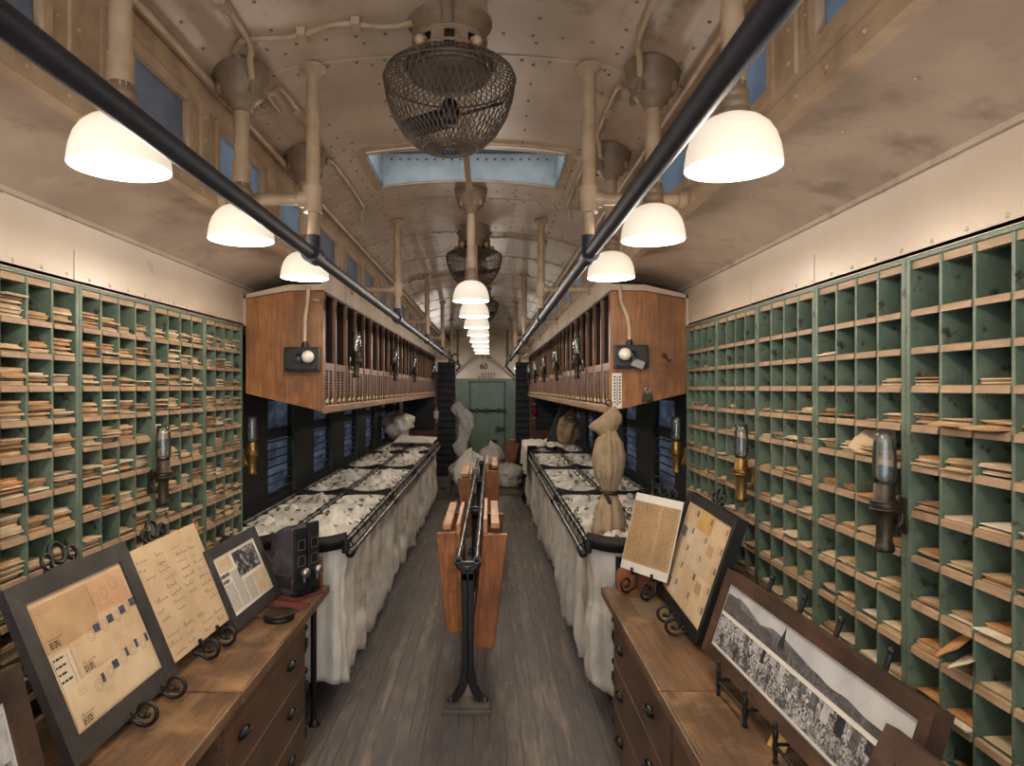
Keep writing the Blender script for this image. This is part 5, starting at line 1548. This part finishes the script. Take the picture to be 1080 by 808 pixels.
# --- brown framed photograph at the near left
Mx, W, Ht = plane_matrix((-1.005, 1.0, BAR + .004), (-1.0, 1.60, BAR + .004), (-1.105, 1.0, H - .645))
t = thing('picture_frame', 'brown framed black and white photograph at the near end of the left counter', 'framed photograph', Mx.translation, 'framed pieces on the counters')
frame_part(t, Mx, W, Ht, .062, .03, M['brown_frame'])
sh = sheet(t, Mx, .06, .06, W - .06, Ht - .06, -.012, M['white'], 'photo_mount', .008)
b = MB(Mx); b.box(.07, W - .07, .07, Ht*.55, -.0118, -.011); b.build('crowd_print', M['ph_crowd'], sh)
b = MB(Mx); b.box(.07, W - .07, Ht*.55, Ht - .085, -.0118, -.0108); b.box(W - .16, W - .11, Ht*.4, Ht - .1, -.0118, -.0104, 1); b.build('sky_print', [M['ph_pale'], M['ph_sky']], sh)
b = MB(Mx); b.box(W/2 - .1, W/2 + .1, .0, Ht*.8, -.04, -.031); tag(b.build('backing_board', M['brown_frame'], t))

# --- white manuscript sheet (right)
Mx, W, Ht = plane_matrix((.690, 3.60, H - .945), (.838, 3.36, H - .950), (.795, 3.645, H - .560))
t = thing('manuscript_sheet', 'white edged manuscript sheet tilted on an iron easel at the right counter end', 'manuscript sheet', Mx.translation, 'framed pieces on the counters')
Wm = W + .045
b = MB(Mx); b.box(0, Wm, 0, Ht, -.005, 0); b.build('backing_sheet', M['white'], t)
ms = sheet(t, Mx, .004, .045, Wm - .004, Ht - .04, .0012, M['pap1'], 'manuscript', .001)
r = random.Random(6)
for c, (xa, xb) in enumerate(((.010, .092), (.096, .178), (.212, .300))):
    b = MB(Mx); y = Ht - .052
    while y > .055:
        x = xa
        while x < min(xb, Wm - .01):
            wd = r.uniform(.012, .026); scribble(b, x, y, wd, .0078, .0018, r, .0011); x += wd + .003
        y -= .0105
    b.build('handwriting_column', M['ink_brown'], ms, fix=False)
easel(Mx, Wm, Ht, BAR, 'black iron scroll easel under the white manuscript sheet', .98, (.10, .24))

# --- black frame with mounted covers (right)
Mx, W, Ht = plane_matrix((.852, 3.485, H - 1.030), (.826, 2.73, H - 1.030), (1.018, 3.485, H - .522))
t = thing('picture_frame', 'tall black framed sheet of stamped covers on the right counter', 'framed covers', Mx.translation, 'framed pieces on the counters')
frame_part(t, Mx, W, Ht, .045, .045, M['black'])
sheet(t, Mx, .04, .04, W - .04, Ht - .04, -.010, M['pap0'], 'mat_board', .008)
r = random.Random(14)
cols, rows = 3, 5
cwid = (W - .11)/cols; chgt = (Ht - .11)/rows
for i in range(cols):
    for j in range(rows):
        a = .055 + i*cwid; c = .055 + j*chgt
        mt = M[('pap4', 'pap0', 'pap2', 'pap4', 'pap0', 'pap5')[r.randrange(6)]]
        if i == 1 and j == 4: mt = M['pap3']
        ex = r.uniform(.0, .006)
        cv = sheet(t, Mx, a + .002 + ex, c + .002, a + cwid - .002 + ex*.5, c + chgt - .002 + (.012 if (i, j) == (1, 4) else 0), -.0092 + .0005*(i % 2), mt, 'cover', .0008)
        z = -.0084
        b = MB(Mx); b.box(a + cwid - .040, a + cwid - .016, c + chgt - .036, c + chgt - .008, z - .0006, z); b.build('stamp', r.choice([M['stamp_blue'], M['stamp_dull'], M['stamp_rose'], M['stamp_dull']]), cv)
        b = MB(Mx); postmark(b, a + cwid - .065, c + chgt - .026, .016, z)
        for q in range(3): scribble(b, a + .03 + q*.012, c + chgt*.5 - q*.016, r.uniform(.06, .11), .007, z, r, .0006)
        b.build('postmark', M['ink_soft'], cv, fix=False)
        if r.random() < .35:
            b = MB(Mx); b.box(a + .02, a + .10, c + .012, c + chgt*.72, z - .0006, z - .0001); b.build('printed_panel', r.choice([M['pap5'], M['stamp_dull'], M['pap1']]), cv)
easel(Mx, W, Ht, BAR, 'black iron scroll easel under the tall black frame of covers', 1.135, (.44, .60))

# --- long panorama frame (right)
Mx, W, Ht = plane_matrix((.793, 2.555, H - .975), (.838, 1.43, H - .975), (.893, 2.555, H - .678))
t = thing('picture_frame', 'long walnut frame holding two black and white panorama photographs', 'framed panorama', Mx.translation, 'framed pieces on the counters')
frame_part(t, Mx, W, Ht, .042, .045, M['brown_frame'])
mt_ = sheet(t, Mx, .04, .04, W - .04, Ht - .04, -.012, M['white'], 'mount', .008)
a0, a1, c0, c1 = .048, W - .048, .052, Ht - .046
cm = c0 + (c1 - c0)*.52
b = MB(Mx); b.box(a0, a1, c0, cm - .006, -.0118, -.0112); lo = b.build('crowd_photo', M['ph_crowd'], mt_)
r = random.Random(3)
b = MB(Mx)
for k in range(16):
    x = a0 + .03 + k*.062 + r.uniform(-.01, .01)
    if x + .05 > a1: break
    hgt = r.uniform(.02, .05)
    b = MB(Mx); b.box(x, x + r.uniform(.02, .045), cm - .008 - hgt, cm - .007, -.0116, -.0108); b.build('building_print', M[r.choice(['ph_dark', 'ph_grey', 'ph_grey', 'ph_pale'])], mt_)
b = MB(Mx); hz = cm + .012 + (c1 - cm)*.38
b.box(a0, a1, cm + .008, c1, -.0118, -.0112); sk = b.build('sky_photo', M['ph_sky'], mt_)
b = MB(Mx)
n = 50; vs = []
for i in range(n + 1):
    x = a0 + (a1 - a0)*i/n; u = i/n
    vs.append((x, hz + .012*ns(u*9, 0, 0, 3) - .035*(u - .35)*(u > .35) + (.02 if u < .12 else 0)))
b.prism([(a0, cm + .008)] + [(a1, cm + .008)] + vs[::-1], 'z', -.0116, -.0109); b.build('photo_town', M['ph_city'], mt_)
b = MB(Mx)
for (xa, xb, zz) in ((a0 + .0, a0 + .30, .030), (a0 + .26, a0 + .60, .016)):
    b.prism([(xa, hz - .005), (xb, hz - .005), ((xa*.45 + xb*.55), hz + zz*.75), ((xa*.7 + xb*.3), hz + zz)], 'z', -.0117, -.01105)
b.build('photo_hill', M['ph_hill'], mt_)
b = MB(Mx); xc = a0 + (a1 - a0)*.42
b.prism([(xc - .02, hz - .02), (xc + .02, hz - .02), (xc + .008, hz + .02), (xc, hz + .05), (xc - .008, hz + .02)], 'z', -.0115, -.0107); b.build('photo_spire', M['ph_dark'], mt_)
for k, (ya, yb, lab) in enumerate(((2.34, 2.12, 'dark turned wood plate stand under the far half of the panorama frame'), (1.915, 1.69, 'dark turned wood plate stand under the near half of the panorama frame'))):
    t = thing('spindle_stand', lab, 'stand', (.80, (ya+yb)/2, BAR), 'spindle stands')
    for y in (ya, yb):
        u = (2.555 - y)/ (2.555 - 1.43)*W
        p = Mx @ Vector((u, -.003, .012))
        b = MB(); b.lathe([(1e-5, 0), (.007, .002), (.009, .008), (.005, .016), (.007, .03), (.009, .05), (.006, .065), (.0085, .08), (.008, .096), (.004, .10), (.008, .108), (.006, .118), (1e-5, .121)], (p.x - .004, p.y, BAR), 12); b.build('front_spindle', M['black'], t)
        tp = Mx @ Vector((u, Ht + .045, -.062)); ft = Mx @ Vector((u, 0, -.06))
        b = MB(); b.tube([(ft.x + .02, y, BAR + .004), ft, Mx @ Vector((u, Ht*.9, -.06)), tp], [.006, .006, .007, .008], 10); b.ball(tp, .011, 10); b.build('back_spindle', M['black'], t)
        b = MB(); b.tube([(p.x - .004, y, BAR + .055), (ft.x + .014, y, BAR + .055)], .005, 8); b.build('ledge_bar', M['black'], t)
    b = MB(); p1 = Mx @ Vector(((2.555-ya)/1.125*W, 0, .012)); p2 = Mx @ Vector(((2.555-yb)/1.125*W, 0, .012))
    b.tube([(p1.x - .004, ya, BAR + .05), (p2.x - .004, yb, BAR + .05)], .005, 8); b.build('cross_bar', M['black'], t)
b = MB(Matrix.Translation((.835, 1.99, BAR + .001)) @ Matrix.Rotation(.5, 4, 'Z') @ Matrix.Rotation(-.9, 4, 'Y')); b.box(0, .055, -.03, .03, 0, .0015); tag(b.build('price_card', M['pap3'], origin=(.835, 1.99, BAR)), 'small yellowed card tucked under the panorama frame', 'card')

# --- brown framed photograph at the near right corner
Mx, W, Ht = plane_matrix((.640, 1.395, BAR + .004), (.675, .80, BAR + .004), (.818, 1.395, H - .690))
t = thing('picture_frame', 'brown framed photograph propped in front of the panorama at the near right', 'framed photograph', Mx.translation, 'framed pieces on the counters')
frame_part(t, Mx, W, Ht, .055, .028, M['brown_frame'])
sh = sheet(t, Mx, .05, .05, W - .05, Ht - .05, -.012, M['white'], 'photo_mount', .008)
b = MB(Mx); b.box(.06, W - .06, .06, Ht*.7, -.0118, -.011); b.build('crowd_print', M['ph_crowd'], sh)
b = MB(Mx); b.box(.06, W - .06, Ht*.7, Ht - .06, -.0118, -.011); b.build('sky_print', M['ph_sky'], sh)
b = MB(Mx); b.box(W/2 - .09, W/2 + .09, .0, Ht*.8, -.037, -.029); b.build('backing_board', M['brown_frame'], t)

# --- stamp dispenser, ink pad, maroon tray (left counter end)
def dispenser():
    R = Matrix.Translation((-1.0, 3.50, BAR)) @ Matrix.Rotation(-.55, 4, 'Z')
    # local: front faces +x, side faces -y
    t = thing('stamp_dispenser', 'old black two slot stamp dispenser with rounded back on the left counter', 'dispenser', (-1.0, 3.50, BAR))
    prof = [(.075, .012), (.085, .05), (.082, .335), (.062, .355), (.0, .352), (-.055, .325), (-.088, .27), (-.10, .20), (-.098, .05), (-.08, .012)]
    b = MB(R); b.prism([(p[0], p[1]) for p in prof], 'y', -.078, .078); b.build('body', M['machine'], t, bevel=.012, segs=3)
    b = MB(R); b.box(.078, .098, -.082, -.006, .02, .355); b.box(.078, .098, .004, .08, .02, .372); b.box(.06, .09, -.08, .08, .015, .03); b.build('front_plate', M['machine_front'], t, bevel=.006)
    for y in (-.044, .042):
        for z in (.27, .19):
            w_ = MB(R)
            w_.box(.097, .101, y - .024, y + .024, z - .026, z + .026)
            f = w_.build('window_plate', M['black'], t)
            f2 = MB(R)
            for (ya, yb, za, zb) in ((-.024, -.020, -.026, .026), (.020, .024, -.026, .026), (-.024, .024, .022, .026), (-.024, .024, -.026, -.022)): f2.box(.099, .103, y + ya, y + yb, z + za, z + zb)
            f2.build('bezel', M['steel'], f)
        k = MB(R); k.lathe([(.012, 0), (.012, .018), (.022, .022), (.026, .032), (.022, .045), (.012, .052), (1e-5, .053)], (0, 0, 0), 18, 0, Matrix.Translation((.097, y, .135)) @ Matrix.Rotation(pi/2, 4, 'Y')); k.tube([(.105, y + .0, .13), (.118, y + .004, .10), (.116, y + .004, .085)], .007, 8); k.build('coin_knob', M['steel'], t)
        k = MB(R); k.box(.097, .118, y - .02, y + .02, .025, .05); k.build('stamp_mouth', M['black'], t)
    b = MB(R); b.box(-.06, .06, -.081, -.076, .05, .11); b.build('side_plate', M['machine_front'], t)
    b = MB(R); b.box(-.10, .115, -.10, .10, 0, .012); b.build('base_plate', M['red_plate'], t, bevel=.003)
dispenser()
t = thing('maroon_tray', 'flat maroon tray on the counter in front of the stamp dispenser', 'tray', (-.99, 3.27, BAR))
b = MB(Matrix.Translation((-.985, 3.29, BAR)) @ Matrix.Rotation(-.35, 4, 'Z')); b.box(-.11, .11, -.05, .05, 0, .010); b.box(-.11, .11, -.05, -.044, .01, .016); b.box(-.11, .11, .044, .05, .01, .016); b.build('tray_body', M['red_plate'], t)
t = thing('ink_tin', 'round black tin lying on the left counter by the maroon tray', 'tin', (-.955, 3.11, BAR))
b = MB(); b.lathe([(1e-5, 0), (.066, 0), (.068, .004), (.068, .018), (.064, .02), (1e-5, .02)], (-.955, 3.11, BAR), 32); b.build('tin_base', M['black'], t)
b = MB(); b.lathe([(.070, .019), (.070, .034), (.066, .038), (.058, .036), (1e-5, .035)], (-.955, 3.11, BAR), 32); b.build('tin_lid', M['bronze'], t)
b = MB(); b.box(-.91, -.885, 3.60, 3.64, BAR, BAR + .155); tag(b.build('wood_block', M['leaf_wood'], origin=(-.9, 3.62, BAR), bevel=.004), 'upright wooden block behind the stamp dispenser at the counter end', 'block')
# orange wooden holder at the far end of the right counter
t = thing('wooden_holder', 'small rounded orange wood holder at the end of the right counter', 'holder', (.77, 3.58, BAR))
b = MB(); pr = [(.668, BAR), (.668, BAR + .085), (.676, BAR + .105), (.70, BAR + .112), (.88, BAR + .112), (.905, BAR + .10), (.91, BAR)]; b.prism(pr, 'y', 3.565, 3.595); b.build('end_board', M['leaf_wood'], t, bevel=.004)
b = MB(); b.box(.672, .905, 3.50, 3.565, BAR, BAR + .016); b.build('base_board', M['leaf_wood'], t)
# green blotter let into the right counter
b = MB(); b.prism([(.70, 3.12), (.845, 3.10), (.845, 3.42), (.70, 3.44)], 'z', BAR, BAR + .0012); tag(b.build('desk_blotter', paint('faded_blotter', rgb(112, 96, 72), rgb(96, 82, 60), .7, 12), origin=(.77, 3.27, BAR)), 'faded square patch of felt on the right counter', 'blotter')
